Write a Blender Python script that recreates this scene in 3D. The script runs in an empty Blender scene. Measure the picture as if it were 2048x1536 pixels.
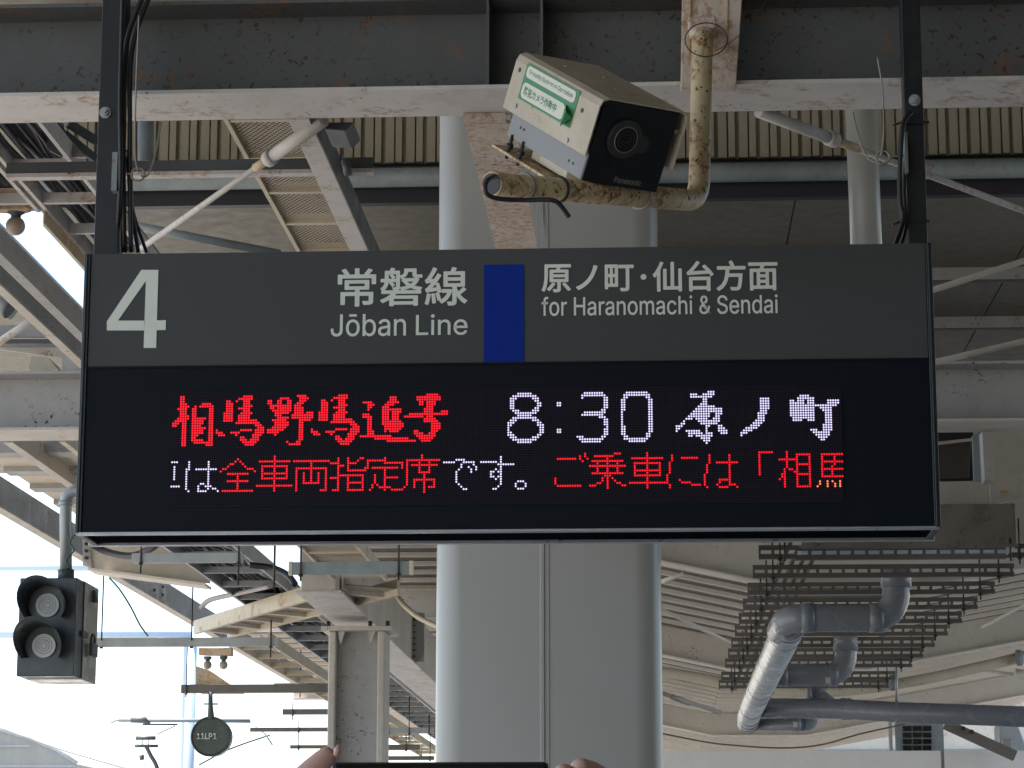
import bpy, math, random
from mathutils import Vector, Matrix
random.seed(7)
S = bpy.context.scene
COL = S.collection

# ------------------------------------------------------------------ camera
F, VX, VY, RL = 5000.0, 1310.0, 1790.0, 0.001
_d = Vector((VX-1024, -(VY-768), -F)); _d1 = Vector((VX+1000-1024, -(VY+1000*RL-768), -F))
EY = _d.normalized(); EZ = _d1.cross(_d).normalized()
if EZ.y < 0: EZ = -EZ
EX = EY.cross(EZ)
EYE = 1.6
ROT = Matrix((EX, EY, EZ))
cam = bpy.data.cameras.new('camera'); co = bpy.data.objects.new('camera', cam); COL.objects.link(co)
cam.sensor_width = 36; cam.lens = F/2048*36; cam.clip_start = .05; cam.clip_end = 3000
co.matrix_world = Matrix.Translation((0, 0, EYE)) @ ROT.to_4x4()
S.camera = co

# ------------------------------------------------------------------ world, sun, exposure
EXPO = 1.52
W = bpy.data.worlds.new('World'); S.world = W; W.use_nodes = True
nt = W.node_tree; bg = nt.nodes['Background']
sky = nt.nodes.new('ShaderNodeTexSky'); sky.sky_type = 'NISHITA'; sky.sun_disc = False
SUN_EL, SUN_AZ = math.radians(66), math.radians(-84)       # azimuth from +Y towards +X
sky.sun_elevation = SUN_EL; sky.sun_rotation = SUN_AZ; sky.air_density = 1.0; sky.dust_density = 1.2; sky.ozone_density = 1.0
nt.links.new(sky.outputs[0], bg.inputs[0]); bg.inputs[1].default_value = 0.15
sun = bpy.data.lights.new('sun', 'SUN'); sun.energy = 4.5; sun.angle = math.radians(.5); sun.color = (1, .95, .88)
so = bpy.data.objects.new('sun', sun); COL.objects.link(so)
sd = Vector((math.sin(SUN_AZ)*math.cos(SUN_EL), math.cos(SUN_AZ)*math.cos(SUN_EL), math.sin(SUN_EL)))
so.rotation_euler = sd.to_track_quat('Z', 'Y').to_euler(); so.location = sd*60
S.view_settings.view_transform = 'Standard'; S.view_settings.look = 'None'; S.view_settings.gamma = 1
S.view_settings.use_curve_mapping = False; S.view_settings.exposure = EXPO
S.cycles.use_denoising = True; S.cycles.max_bounces = 8; S.cycles.diffuse_bounces = 5
S.cycles.sample_clamp_indirect = 6

# ------------------------------------------------------------------ projection helpers
def ray(px, py):
    d = Vector((px-1024, -(py-768), -F)); return Vector((EX.dot(d), EY.dot(d), EZ.dot(d)))
def P(px, py, Y):
    d = ray(px, py); d = d*(Y/d.y); return Vector((d.x, d.y, d.z+EYE))
def PH(px, py, h):
    d = ray(px, py); d = d*(h/d.z); return Vector((d.x, d.y, d.z+EYE))
def proj(w):
    v = Vector(w)-Vector((0, 0, EYE)); c = EX*v.x+EY*v.y+EZ*v.z
    return 1024-F*c.x/c.z, 768+F*c.y/c.z

# ------------------------------------------------------------------ mesh builder
class MB:
    def __init__(s): s.v = []; s.f = []; s.sm = []
    def add(s, vs, fs, smooth=False):
        b = len(s.v); s.v += [Vector(v) for v in vs]
        for f in fs: s.f.append([i+b for i in f]); s.sm.append(smooth)
        return s
    def box(s, a, b):
        x0, x1 = sorted((a[0], b[0])); y0, y1 = sorted((a[1], b[1])); z0, z1 = sorted((a[2], b[2]))
        vs = [(x, y, z) for x in (x0, x1) for y in (y0, y1) for z in (z0, z1)]
        return s.add(vs, [(0, 1, 3, 2), (4, 6, 7, 5), (0, 4, 5, 1), (2, 3, 7, 6), (0, 2, 6, 4), (1, 5, 7, 3)])
    def obox(s, p, q, s0, s1, u0, u1, up=(0, 0, 1)):
        p, q, up = Vector(p), Vector(q), Vector(up); d = (q-p).normalized()
        si = d.cross(up).normalized(); u = si.cross(d)
        vs = [e+si*a+u*b for e in (p, q) for a in (s0, s1) for b in (u0, u1)]
        return s.add(vs, [(0, 1, 3, 2), (4, 6, 7, 5), (0, 4, 5, 1), (2, 3, 7, 6), (0, 2, 6, 4), (1, 5, 7, 3)])
    def bar(s, p, q, w, h=None, up=(0, 0, 1)):
        h = h or w; return s.obox(p, q, -w/2, w/2, -h/2, h/2, up)
    def prism(s, pts, off):
        pts = [Vector(p) for p in pts]; off = Vector(off); n = len(pts)
        nrm = Vector((0, 0, 0))
        for i in range(n): nrm += pts[i].cross(pts[(i+1) % n])
        if nrm.dot(off) > 0: pts.reverse()
        return s.add(pts+[p+off for p in pts], [list(range(n)), list(range(2*n-1, n-1, -1))]+[(i, i+n, (i+1) % n+n, (i+1) % n) for i in range(n)])
    def tube(s, pts, r, n=10, cap=True, hollow=False):
        pts = [Vector(p) for p in pts]; rs = r if isinstance(r, (list, tuple)) else [r]*len(pts)
        t0 = (pts[1]-pts[0]).normalized(); a = t0.orthogonal().normalized(); vs = []
        for i, p in enumerate(pts):
            t = (pts[min(i+1, len(pts)-1)]-pts[max(i-1, 0)]).normalized()
            a = (a-t*a.dot(t)).normalized(); b = t.cross(a)
            vs += [p+(a*math.cos(2*math.pi*k/n)+b*math.sin(2*math.pi*k/n))*rs[i] for k in range(n)]
        m = len(pts)
        fs = [(i*n+k, i*n+(k+1) % n, (i+1)*n+(k+1) % n, (i+1)*n+k) for i in range(m-1) for k in range(n)]
        s.add(vs, fs, True)
        if cap:
            b = len(s.v)-len(vs)
            s.f.append([b+k for k in range(n)][::-1]); s.sm.append(False)
            s.f.append([b+(m-1)*n+k for k in range(n)]); s.sm.append(False)
        return s
    def disc(s, c, nrm, r, d, n=20):
        c, nrm = Vector(c), Vector(nrm).normalized(); return s.tube([c, c+nrm*d], r, n)
def curve(pts, n=8):
    pts = [Vector(p) for p in pts]; out = []
    for i in range(len(pts)-1):
        a = pts[max(i-1, 0)]; b = pts[i]; c = pts[i+1]; d = pts[min(i+2, len(pts)-1)]
        for k in range(n):
            t = k/n
            out.append(.5*((2*b)+(c-a)*t+(2*a-5*b+4*c-d)*t*t+(3*b-a-3*c+d)*t**3))
    return out+[pts[-1]]
def elbow(pts, r, n=6):
    """polyline with rounded corners"""
    pts = [Vector(p) for p in pts]; out = [pts[0]]
    for i in range(1, len(pts)-1):
        a = (pts[i-1]-pts[i]).normalized(); b = (pts[i+1]-pts[i]).normalized()
        p0, p2 = pts[i]+a*r, pts[i]+b*r
        for k in range(n+1):
            t = k/n; out.append(p0*(1-t)**2+pts[i]*2*t*(1-t)+p2*t*t)
    return out+[pts[-1]]

def link(name, mb, mat, loc, parent=None, bevel=0, kind=None):
    me = bpy.data.meshes.new(name); L = Vector(loc)
    me.from_pydata([v-L for v in mb.v], [], mb.f); me.update()
    me.polygons.foreach_set('use_smooth', mb.sm)
    for m in (mat if isinstance(mat, (list, tuple)) else [mat]): me.materials.append(m)
    o = bpy.data.objects.new(name, me); COL.objects.link(o)
    if parent is not None: o.parent = parent
    else: o.location = L
    if bevel:
        b = o.modifiers.new('bevel', 'BEVEL'); b.width = bevel; b.segments = 2; b.limit_method = 'ANGLE'; b.angle_limit = .7
        b.harden_normals = False
    if kind: o['kind'] = kind
    return o
class Thing:
    def __init__(s, name, label, cat, loc, group=None):
        s.o = bpy.data.objects.new(name, None); COL.objects.link(s.o); s.o.empty_display_size = .1
        s.loc = Vector(loc); s.o.location = s.loc; s.o['label'] = label; s.o['category'] = cat
        if group: s.o['group'] = group
    def part(s, name, mb, mat, bevel=0, parent=None, label=None, kind=None):
        o = link(name, mb, mat, s.loc, parent or s.o, bevel, kind)
        if label: o['label'] = label
        return o
def solo(name, mb, mat, label, cat, group=None, bevel=0):
    c = sum(mb.v, Vector())/len(mb.v); c.z = min(v.z for v in mb.v)
    o = link(name, mb, mat, c, None, bevel); o['label'] = label; o['category'] = cat
    if group: o['group'] = group
    return o
def structure(name, mb, mat, bevel=0):
    o = link(name, mb, mat, (0, 0, 0), None, bevel); o['kind'] = 'structure'; return o
def copy_thing(src, delta, label=None):
    r = src.copy(); COL.objects.link(r); r.location = src.location+Vector(delta)
    if label: r['label'] = label
    for ch in src.children:
        c = ch.copy(); COL.objects.link(c); c.parent = r
        for g in ch.children:
            d = g.copy(); COL.objects.link(d); d.parent = c
    return r

# ------------------------------------------------------------------ materials
def mat_base(name):
    m = bpy.data.materials.new(name); m.use_nodes = True
    return m, m.node_tree, m.node_tree.nodes['Principled BSDF']
def paint(name, col, rust=.0, spots=.0, rough=.55, metal=0., dirt=.25, rcol=(.22, .095, .035), sc=1., streak=0., bump=.15, dcol=(.10, .07, .045), rmax=.75):
    m, t, p = mat_base(name); N = t.nodes.new; L = t.links.new
    g = N('ShaderNodeNewGeometry'); pos = g.outputs['Position']
    def noise(scale, det=6, rg=.6, vec=None):
        n = N('ShaderNodeTexNoise'); n.inputs['Scale'].default_value = scale*sc; n.inputs['Detail'].default_value = det
        n.inputs['Roughness'].default_value = rg; L(vec or pos, n.inputs['Vector']); return n.outputs['Fac']
    def ramp(src, a, b, v0=0, v1=1):
        r = N('ShaderNodeMapRange'); r.inputs[1].default_value = a; r.inputs[2].default_value = b
        r.inputs[3].default_value = v0; r.inputs[4].default_value = v1; L(src, r.inputs[0]); return r.outputs[0]
    def mix(fac, a, b):
        x = N('ShaderNodeMix'); x.data_type = 'RGBA'; L(fac, x.inputs[0])
        for s_, i in ((a, 6), (b, 7)):
            if isinstance(s_, tuple): x.inputs[i].default_value = (*s_, 1)
            else: L(s_, x.inputs[i])
        return x.outputs[2]
    def mul(a, b):
        x = N('ShaderNodeMath'); x.operation = 'MULTIPLY'; L(a, x.inputs[0])
        if isinstance(b, float): x.inputs[1].default_value = b
        else: L(b, x.inputs[1])
        return x.outputs[0]
    c = col
    if dirt > 0:
        mp = N('ShaderNodeMapping'); mp.inputs['Scale'].default_value = (1, 1, .35); L(pos, mp.inputs[0])
        c = mix(mul(ramp(noise(2.2, 8, .65, mp.outputs[0]), .38, .72), dirt), c, tuple(x*.42 for x in col))
        c = mix(mul(ramp(noise(14, 5, .7), .5, .75), dirt*.6), c, dcol)
    if rust > 0:
        f = ramp(noise(5, 10, .72), .63-rust*.2, .67-rust*.15)
        f2 = ramp(noise(40, 5, .7), .42, .6)
        c = mix(mul(mul(f, f2), rmax), c, rcol)
    if spots > 0:
        z = noise(3.3, 3)
        f = mul(ramp(noise(48, 4, .62), .60, .635), ramp(z, .62-spots*.22, .70-spots*.18))
        f2 = mul(ramp(noise(17, 6, .7), .66, .70), ramp(noise(2.1, 2), .5, .6))
        c = mix(f2, c, (.10, .055, .03))
        c = mix(f, c, (.06, .03, .018))
    if isinstance(c, tuple): p.inputs['Base Color'].default_value = (*c, 1)
    else: L(c, p.inputs['Base Color'])
    p.inputs['Metallic'].default_value = metal
    rr = ramp(noise(9, 4), .3, .7, max(rough-.12, .05), min(rough+.12, 1))
    if dirt > 0: L(rr, p.inputs['Roughness'])
    else: p.inputs['Roughness'].default_value = rough
    if bump:
        b = N('ShaderNodeBump'); b.inputs['Strength'].default_value = bump; b.inputs['Distance'].default_value = .004
        L(noise(28, 6), b.inputs['Height']); L(b.outputs[0], p.inputs['Normal'])
    return m
def flat(name, col, rough=.5, metal=0.):
    m, t, p = mat_base(name); p.inputs['Base Color'].default_value = (*col, 1)
    p.inputs['Roughness'].default_value = rough; p.inputs['Metallic'].default_value = metal; return m
def emit(name, col, st):
    m, t, p = mat_base(name); p.inputs['Base Color'].default_value = (*[c*.1 for c in col], 1)
    p.inputs['Emission Color'].default_value = (*col, 1); p.inputs['Emission Strength'].default_value = st; return m

M = {}
M['steel_shaded'] = paint('shade_darkened_steel_rusty', (.105, .110, .112), rust=.30, spots=1.0, dirt=.35, rough=.6)  # rusty steel, base darkened for the dim light on the front beam web
M['steel_white'] = paint('white_painted_steel_rusty', (.64, .61, .58), rust=.45, spots=.2, dirt=.3, rcol=(.37, .24, .13))
M['steel_warm'] = paint('warm_white_painted_steel', (.62, .57, .50), rust=.12, spots=.2, dirt=.35)
M['steel_mid'] = paint('mid_grey_painted_steel', (.42, .41, .40), rust=.15, spots=.55, dirt=.3)
M['rusty_white'] = paint('badly_rusted_white_steel', (.64, .55, .47), rust=.95, spots=.5, dirt=.3, rcol=(.33, .17, .08))
M['rust_pipe'] = paint('yellowed_rusty_pipe', (.62, .50, .30), rust=.8, spots=1.3, dirt=.5, rcol=(.26, .10, .03), sc=1.1, bump=.8, rmax=.95)
M['cream'] = paint('cream_painted_metal', (.66, .58, .44), rust=.25, dirt=.3, rcol=(.3, .15, .06))
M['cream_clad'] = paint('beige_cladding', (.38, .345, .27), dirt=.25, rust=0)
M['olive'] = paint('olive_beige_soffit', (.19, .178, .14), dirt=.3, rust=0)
M['gutter'] = paint('blue_grey_gutter', (.27, .31, .32), dirt=.6, rust=.1)
M['galv'] = paint('galvanised_steel', (.40, .42, .43), metal=.35, rough=.45, dirt=.3)
M['dark_grey'] = paint('dark_grey_steel', (.09, .097, .105), dirt=.3, rust=0, rough=.5)
M['post'] = paint('dark_painted_post', (.012, .014, .018), dirt=.3, rust=0, rough=.4, dcol=(.05, .05, .05))
M['column'] = paint('smooth_column_paint', (.40, .395, .38), dirt=0, rust=0, rough=.32, spots=0, bump=.03)
M['orange_rust'] = paint('orange_rusted_plate', (.66, .52, .36), rust=.9, dirt=.3, rcol=(.45, .20, .07))
M['strut'] = paint('slotted_strut_steel', (.17, .15, .13), metal=.2, dirt=.4, rough=.55)
M['pvc'] = paint('grey_pvc', (.25, .265, .285), dirt=.2, rough=.22, bump=.03)
M['wrap'] = paint('silver_foil_wrap', (.62, .62, .62), metal=.75, dirt=.15, rough=.3, bump=.9, sc=.5)
M['duct'] = paint('stainless_duct', (.34, .31, .28), metal=.8, dirt=.3, rough=.32, bump=.1)
M['deck'] = paint('roof_deck', (.13, .115, .095), dirt=.35, rust=0)
M['deck_rib'] = paint('roof_deck_rib', (.80, .73, .63), dirt=.2, rust=0)
M['black'] = flat('black_rubber', (.012, .012, .014), .45)
M['cable_dark'] = flat('dark_cable_sheath', (.02, .02, .028), .5)
M['cable_light'] = flat('grey_cable_sheath', (.42, .39, .38), .5)
M['rod'] = flat('threaded_rod_steel', (.05, .042, .038), .5, .5)
M['concrete'] = paint('platform_concrete', (.38, .355, .32), dirt=.3, rust=0, rough=.85, sc=.5)
M['ballast'] = paint('track_ballast', (.34, .315, .28), dirt=.6, rust=0, rough=.95, sc=3)
M['frame'] = paint('sign_frame_aluminium', (.03, .036, .042), dirt=.2, rust=0, rough=.4, metal=.2)
M['rail'] = paint('sign_bottom_rail', (.42, .46, .50), dirt=.2, rust=0, rough=.35, metal=.6)
M['header'] = paint('sign_header_face', (.060, .065, .067), dirt=0, rust=0, rough=.5, bump=0)
M['blackface'] = paint('sign_black_face', (.006, .009, .014), dirt=0, rust=0, rough=.45, bump=0)
M['letter'] = paint('white_sign_letter', (.74, .77, .70), dirt=.08, rust=0, rough=.5, bump=0)
M['blue'] = paint('blue_line_band', (.002, .024, .26), dirt=0, rust=0, rough=.5, bump=0)
M['blue'].node_tree.nodes['Principled BSDF'].inputs['Specular IOR Level'].default_value = .15
M['lens'] = flat('black_glass', (.01, .01, .012), .06)
M['hood'] = paint('beige_camera_hood', (.50, .43, .32), dirt=.4, rust=.1, rough=.5, sc=2, dcol=(.2, .15, .1))
M['cambody'] = paint('grey_camera_body', (.26, .26, .26), dirt=.2, rust=0, rough=.5)
M['camfront'] = flat('black_camera_front', (.008, .009, .012), .3)
M['green'] = flat('green_sticker', (.045, .22, .075), .45)
M['white_sticker'] = flat('white_sticker', (.62, .60, .52), .45)
M['skin'] = flat('skin', (.62, .36, .29), .5)
M['skin'].node_tree.nodes['Principled BSDF'].inputs['Subsurface Weight'].default_value = .15
M['skin'].node_tree.nodes['Principled BSDF'].inputs['Subsurface Radius'].default_value = (.01, .004, .002)
M['nail'] = flat('nail', (.60, .38, .31), .3)
M['bulb'] = flat('dusty_bulb_glass', (.36, .30, .24), .35)
M['signalbox'] = paint('grey_green_signal_box', (.06, .072, .082), dirt=.2, rust=0, rough=.35)
M['stainless'] = paint('stainless_side', (.50, .51, .45), metal=.35, dirt=.25, rough=.25, bump=.3)
M['signal_lens'] = flat('pale_ribbed_lens', (.46, .44, .44), .12)
M['mast'] = paint('haze_blue_mast', (.52, .62, .70), dirt=.1, rust=0)  # haze and sky glare put into the colour as pale blue
M['greenwire'] = flat('green_wire', (.03, .12, .06), .5)
M['zip'] = flat('grey_clamp', (.30, .28, .25), .5, .3)
M['disc'] = paint('dark_green_disc', (.045, .06, .045), dirt=.3, rust=0, rough=.3)
M['canopy_paint'] = paint('canopy_beam_paint', (.66, .60, .53), dirt=.2, rust=0, spots=.25)
M['brown_panel'] = paint('brown_panel', (.07, .055, .045), dirt=.3, rust=0)
M['under_black'] = flat('matt_black_underside', (.006, .007, .010), 1.0)
M['under_black'].node_tree.nodes['Principled BSDF'].inputs['Specular IOR Level'].default_value = 0
M['pale_wall'] = paint('pale_wall_paint', (.82, .79, .74), dirt=.1, rust=0)
M['wallpanel'] = paint('grey_wall_panel', (.33, .32, .28), dirt=.3, rust=0, rough=.8)
M['blackface'].node_tree.nodes['Principled BSDF'].inputs['Specular IOR Level'].default_value = .12
M['header'].node_tree.nodes['Principled BSDF'].inputs['Specular IOR Level'].default_value = .3
def led_board():
    m, t, p = mat_base('led_board'); N = t.nodes.new; L = t.links.new
    g = N('ShaderNodeNewGeometry'); v = N('ShaderNodeVectorMath'); v.operation = 'SCALE'; L(g.outputs['Position'], v.inputs[0]); v.inputs['Scale'].default_value = 1/PITCH
    f = N('ShaderNodeVectorMath'); f.operation = 'FRACTION'; L(v.outputs[0], f.inputs[0])
    x = N('ShaderNodeSeparateXYZ'); L(f.outputs[0], x.inputs[0])
    a = N('ShaderNodeMath'); a.operation = 'SUBTRACT'; L(x.outputs[0], a.inputs[0]); a.inputs[1].default_value = .5
    b = N('ShaderNodeMath'); b.operation = 'SUBTRACT'; L(x.outputs[2], b.inputs[0]); b.inputs[1].default_value = .5
    a2 = N('ShaderNodeMath'); a2.operation = 'MULTIPLY'; L(a.outputs[0], a2.inputs[0]); L(a.outputs[0], a2.inputs[1])
    b2 = N('ShaderNodeMath'); b2.operation = 'MULTIPLY_ADD'; L(b.outputs[0], b2.inputs[0]); L(b.outputs[0], b2.inputs[1]); L(a2.outputs[0], b2.inputs[2])
    r = N('ShaderNodeMapRange'); r.inputs[1].default_value = .02; r.inputs[2].default_value = .14; L(b2.outputs[0], r.inputs[0])
    mx = N('ShaderNodeMix'); mx.data_type = 'RGBA'; L(r.outputs[0], mx.inputs[0]); mx.inputs[6].default_value = (.030, .028, .042, 1); mx.inputs[7].default_value = (.009, .008, .013, 1)
    L(mx.outputs[2], p.inputs['Base Color']); p.inputs['Roughness'].default_value = .6; p.inputs['Specular IOR Level'].default_value = .08
    return m

# ------------------------------------------------------------------ ground, platform
structure('ground', MB().box((-250, -80, -1.25), (250, 400, -1.2)), M['ballast'])
structure('platform', MB().box((-4.6, -70, -1.19), (9.4, 70, 0)), M['concrete'])

# ================================================================== SIGN
YS, YB = 7.0, 7.25
zt = P(1015, 497, YS).z; zb = P(1015, 1060, YS).z; xl = P(160, 790, YS).x; xr = P(1873, 790, YS).x
zm = P(1015, 727, YS).z
sg = Thing('platform_sign', 'large hanging platform sign with grey number header over black LED display', 'platform sign', ((xl+xr)/2, (YS+YB)/2, zb))
fw = .018
sg.part('housing', MB().box((xl+fw, YS+.012, zb+.004), (xr-fw, YB-.01, zt-.002)), M['frame'])
for xa, xb in ((xl, xl+fw), (xr-fw, xr)):
    m = MB().box((xa, YS-.004, zb-.004), (xb, YB, zt)); m.box((xa+.005, YS-.009, zb-.003), (xa+.011, YS-.005, zt-.003))
    sg.part('side_frame', m, M['frame'], bevel=.003)
sg.part('header_panel', MB().box((xl+fw+.002, YS, zm+.004), (xr-fw-.002, YS+.01, zt-.001)), M['header'])
sg.part('display_cover', MB().box((xl+fw+.002, YS+.001, zb+.002), (xr-fw-.002, YS+.01, zm-.003)), M['blackface'])
sg.part('divider_strip', MB().box((xl+fw+.001, YS-.003, zm-.003), (xr-fw-.001, YS+.008, zm+.003)), M['blackface'])
sg.part('bottom_rail', MB().box((xl+.004, YS-.008, zb-.006), (xr-.004, YS+.02, zb+.002)), M['rail'], bevel=.002)
z2 = P(1015, 1080, YB).z
sg.part('bottom_rail', MB().box((P(180, 1083, YB).x, YB-.02, z2-.012), (P(1868, 1083, YB).x, YB+.005, z2+.003)), M['rail'], bevel=.002)
sg.part('underside', MB().box((P(185, 1083, YB).x, YS+.03, z2+.002), (P(1862, 1083, YB).x, YB-.022, zb+.003)), M['under_black'])
bl = P(968, 530, YS); br = P(1048, 726, YS)
sg.part('blue_band', MB().box((bl.x, YS-.002, zm+.005), (br.x, YS-.0005, bl.z)), M['blue'])
# header lettering
import os
SANS = None
try:
    _p = os.path.join(bpy.utils.system_resource('DATAFILES'), 'fonts', 'Inter.woff2')
    if os.path.exists(_p): SANS = bpy.data.fonts.load(_p)
except Exception: SANS = None
def fit_text(txt, x0, x1, z0, z1, name, mat, y, bold=0.0, ext=.0008):
    cu = bpy.data.curves.new('t', 'FONT'); cu.body = txt; cu.extrude = ext
    if SANS and txt.isascii() or SANS and 'ō' in txt: cu.font = SANS
    cu.offset = bold; cu.resolution_u = 4
    o = bpy.data.objects.new('t', cu); COL.objects.link(o); bpy.context.view_layer.update()
    me = bpy.data.meshes.new_from_object(o.evaluated_get(bpy.context.evaluated_depsgraph_get()))
    bpy.data.objects.remove(o)
    vs = [v.co.copy() for v in me.vertices]; fs = [list(p.vertices) for p in me.polygons]; bpy.data.meshes.remove(me)
    if not vs: return None
    ax, bx = min(v.x for v in vs), max(v.x for v in vs); ay, by = min(v.y for v in vs), max(v.y for v in vs)
    m = MB(); m.v = [Vector((x0+(v.x-ax)/(bx-ax)*(x1-x0), y-v.z, z0+(v.y-ay)/(by-ay)*(z1-z0))) for v in vs]
    m.f = fs; m.sm = [False]*len(fs); return m
def sign_text(txt, px0, px1, py0, py1, name, bold):
    a = P(px0, py0, YS); b = P(px1, py1, YS); w = bold; m = MB()
    for i, (dx, dz) in enumerate(((0, 0), (1, 0), (-1, 0), (0, 1), (0, -1), (.7, .7), (-.7, .7), (.7, -.7), (-.7, -.7))):
        c = fit_text(txt, a.x+w+dx*w, b.x-w+dx*w, b.z+w+dz*w, a.z-w+dz*w, name, None, YS-.0012-i*.00006, 0, 0)
        m.add(c.v, c.f)
    sg.part(name, m, M['letter'])
sign_text('常磐線', 676, 935, 537, 611, 'lettering', .0019)
sign_text('Jōban', 662, 812, 629, 672, 'lettering', .0006)
sign_text('Line', 832, 935, 629, 670, 'lettering', .0006)
sign_text('原ノ町', 1083, 1268, 529, 583, 'lettering', .0019)
sign_text('仙台方面', 1305, 1556, 523, 581, 'lettering', .0019)
sign_text('for Haranomachi & Sendai', 1083, 1556, 594, 627, 'lettering', .0006)
c = P(1287, 554, YS); sg.part('lettering', MB().disc((c.x, YS-.0005, c.z), (0, -1, 0), .0085, .0015), M['letter'])
four = [(214, 660), (214, 643), (283, 540), (317, 540), (316, 641), (332, 641), (332, 661), (315.5, 661), (315, 696), (287, 696), (288, 661)]
fh = [(235, 642), (288.5, 642), (292, 562)]
m = MB()
pts = [(214, 660), (214, 643), (235, 642), (288, 642), (288.5, 661)]
m.prism([P(x, y, YS)-Vector((0, .0005, 0)) for x, y in [(214, 661), (214, 643), (236, 641.5), (288.5, 641.5), (288.5, 661)]], (0, -.0015, 0))
m.prism([P(x, y, YS)-Vector((0, .0005, 0)) for x, y in [(214, 643), (283, 540), (292, 562), (236, 641.5)]], (0, -.0015, 0))
m.prism([P(x, y, YS)-Vector((0, .0005, 0)) for x, y in [(283, 540), (317, 540), (312.5, 696), (287.5, 696), (292, 562)]], (0, -.0015, 0))
m.prism([P(x, y, YS)-Vector((0, .0005, 0)) for x, y in [(313.8, 641), (332, 640.5), (331.5, 660), (313.2, 660.5)]], (0, -.0015, 0))
sg.part('lettering', m, M['letter'])
# LED display
dl = P(343, 900, YS).x; dr = P(1686, 900, YS).x; dt = P(1015, 776, YS).z; db = P(1015, 1006, YS).z
NC, NR = 272, 48; PITCH = (dr-dl)/NC; db = dt-NR*PITCH
M['led_board'] = led_board()
sg.part('led_matrix', MB().box((dl, YS-.0015, db), (dr, YS+.0005, dt)), M['led_board'])
K = 1/2**EXPO
M['led_red'] = emit('led_red', (1, .004, .02), 1.2*K); M['led_white'] = emit('led_white', (.72, .66, 1), 1.3*K); M['led_orange'] = emit('led_orange', (1, .2, .1), 1.3*K)
zA = lambda p: (340+p[0]/6.827, 770+p[1]/6.827)
zB = lambda p: (620+p[0]/6.827, 770+p[1]/6.827)
zC = lambda p: (1290+p[0]/4.876, 760+p[1]/4.876)
zD = lambda p: (330+p[0]/3.471, 760+p[1]/3.471)
zE = lambda p: (890+p[0]/4.995, 760+p[1]/4.995)
def grid(px): # source pixel to fractional dot coordinates
    w = P(px[0], px[1], YS); return ((w.x-dl)/PITCH-.5, (dt-w.z)/PITCH-.5)
def pl(s): v = [float(x) for x in s.split()]; return list(zip(v[::2], v[1::2]))
def inpoly(x, y, q):
    c = False; n = len(q)
    for i in range(n):
        a, b = q[i], q[i-1]
        if (a[1] > y) != (b[1] > y) and x < (b[0]-a[0])*(y-a[1])/(b[1]-a[1])+a[0]: c = not c
    return c
def segd(x, y, a, b):
    dx, dy = b[0]-a[0], b[1]-a[1]; l = dx*dx+dy*dy
    t = 0 if l == 0 else max(0, min(1, ((x-a[0])*dx+(y-a[1])*dy)/l))
    return math.hypot(x-a[0]-t*dx, y-a[1]-t*dy)
def poly_dots(z, polys, holes=(), shift=0):
    out = set()
    for s in polys:
        q = [grid(z(p)) for p in pl(s)]
        x0, x1 = int(min(p[0] for p in q))-1, int(max(p[0] for p in q))+2; y0, y1 = int(min(p[1] for p in q))-1, int(max(p[1] for p in q))+2
        for i in range(x0, x1):
            for j in range(y0, y1):
                if inpoly(i, j, q) or min(segd(i, j, q[k], q[k-1]) for k in range(len(q))) < .05: out.add((i+shift, j))
    for s in holes:
        q = [grid(z(p)) for p in pl(s)]
        out = {d for d in out if not inpoly(d[0]-shift, d[1], q)}
    return out
def line_dots(z, lines, w=0, shift=0):
    out = set()
    for s in lines.split(';'):
        q = [grid(z(p)) for p in pl(s)]
        for a, b in zip(q[:-1], q[1:]):
            if w:
                for i in range(int(min(a[0], b[0])-2), int(max(a[0], b[0])+3)):
                    for j in range(int(min(a[1], b[1])-2), int(max(a[1], b[1])+3)):
                        if segd(i, j, a, b) < w: out.add((i+shift, j))
            else:
                n = max(abs(round(b[0])-round(a[0])), abs(round(b[1])-round(a[1])), 1)
                for k in range(n+1):
                    out.add((round(round(a[0])+(round(b[0])-round(a[0]))*k/n)+shift, round(round(a[1])+(round(b[1])-round(a[1]))*k/n)))
    return out
def led(dots, mat, r):
    m = MB()
    for i, j in sorted(dots):
        if not (0 <= i < NC and 0 <= j < NR): continue
        cx, cz = dl+(i+.5)*PITCH, dt-(j+.5)*PITCH
        m.add([(cx+math.cos(a*math.pi/4+.39)*r*PITCH, YS-.0032, cz+math.sin(a*math.pi/4+.39)*r*PITCH) for a in range(8)], [list(range(8))])
    sg.part('led_character', m, M[mat])
RR, RW = .47, .40
led(poly_dots(zA, ['150 150 215 150 222 290 285 290 220 305 215 430 262 415 275 460 220 520 215 850 150 850 150 520 90 560 25 565 20 545 75 500 150 410 150 340 90 335 85 318 150 310',
    '305 320 345 275 375 290 370 430 490 440 495 460 455 520 430 560 495 575 450 650 415 680 380 590 370 750 440 755 490 790 490 820 335 810 300 770',
    '405 300 435 240 540 240 600 290 600 840 520 850 485 810 525 770 525 310']), 'led_red', RR)
horse = ['780 220 800 205 850 250 850 520 745 520 745 380 780 370', '905 215 935 215 935 240 905 240',
    '940 190 1000 175 1000 130 1130 130 1130 180 1085 215 1085 270 1130 285 1085 320 1085 350 1130 380 1095 420 1090 450 1130 470 1215 490 1285 570 1285 660 1220 730 1190 770 1120 830 1040 830 970 750 965 710 1020 705 1080 770 1130 720 1130 660 1160 640 1190 590 1160 540 1060 520 1000 550 880 550 875 530 930 490 1000 480 910 450 910 430 1000 370 1000 325 940 325 940 305 1000 290 1000 215 945 205',
    '750 625 955 625 970 590 1120 590 1120 640 950 640 930 685 840 685 830 645 750 645', '620 620 660 620 745 660 750 700 680 710 620 650']
led(poly_dots(zA, horse), 'led_red', RR)
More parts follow.
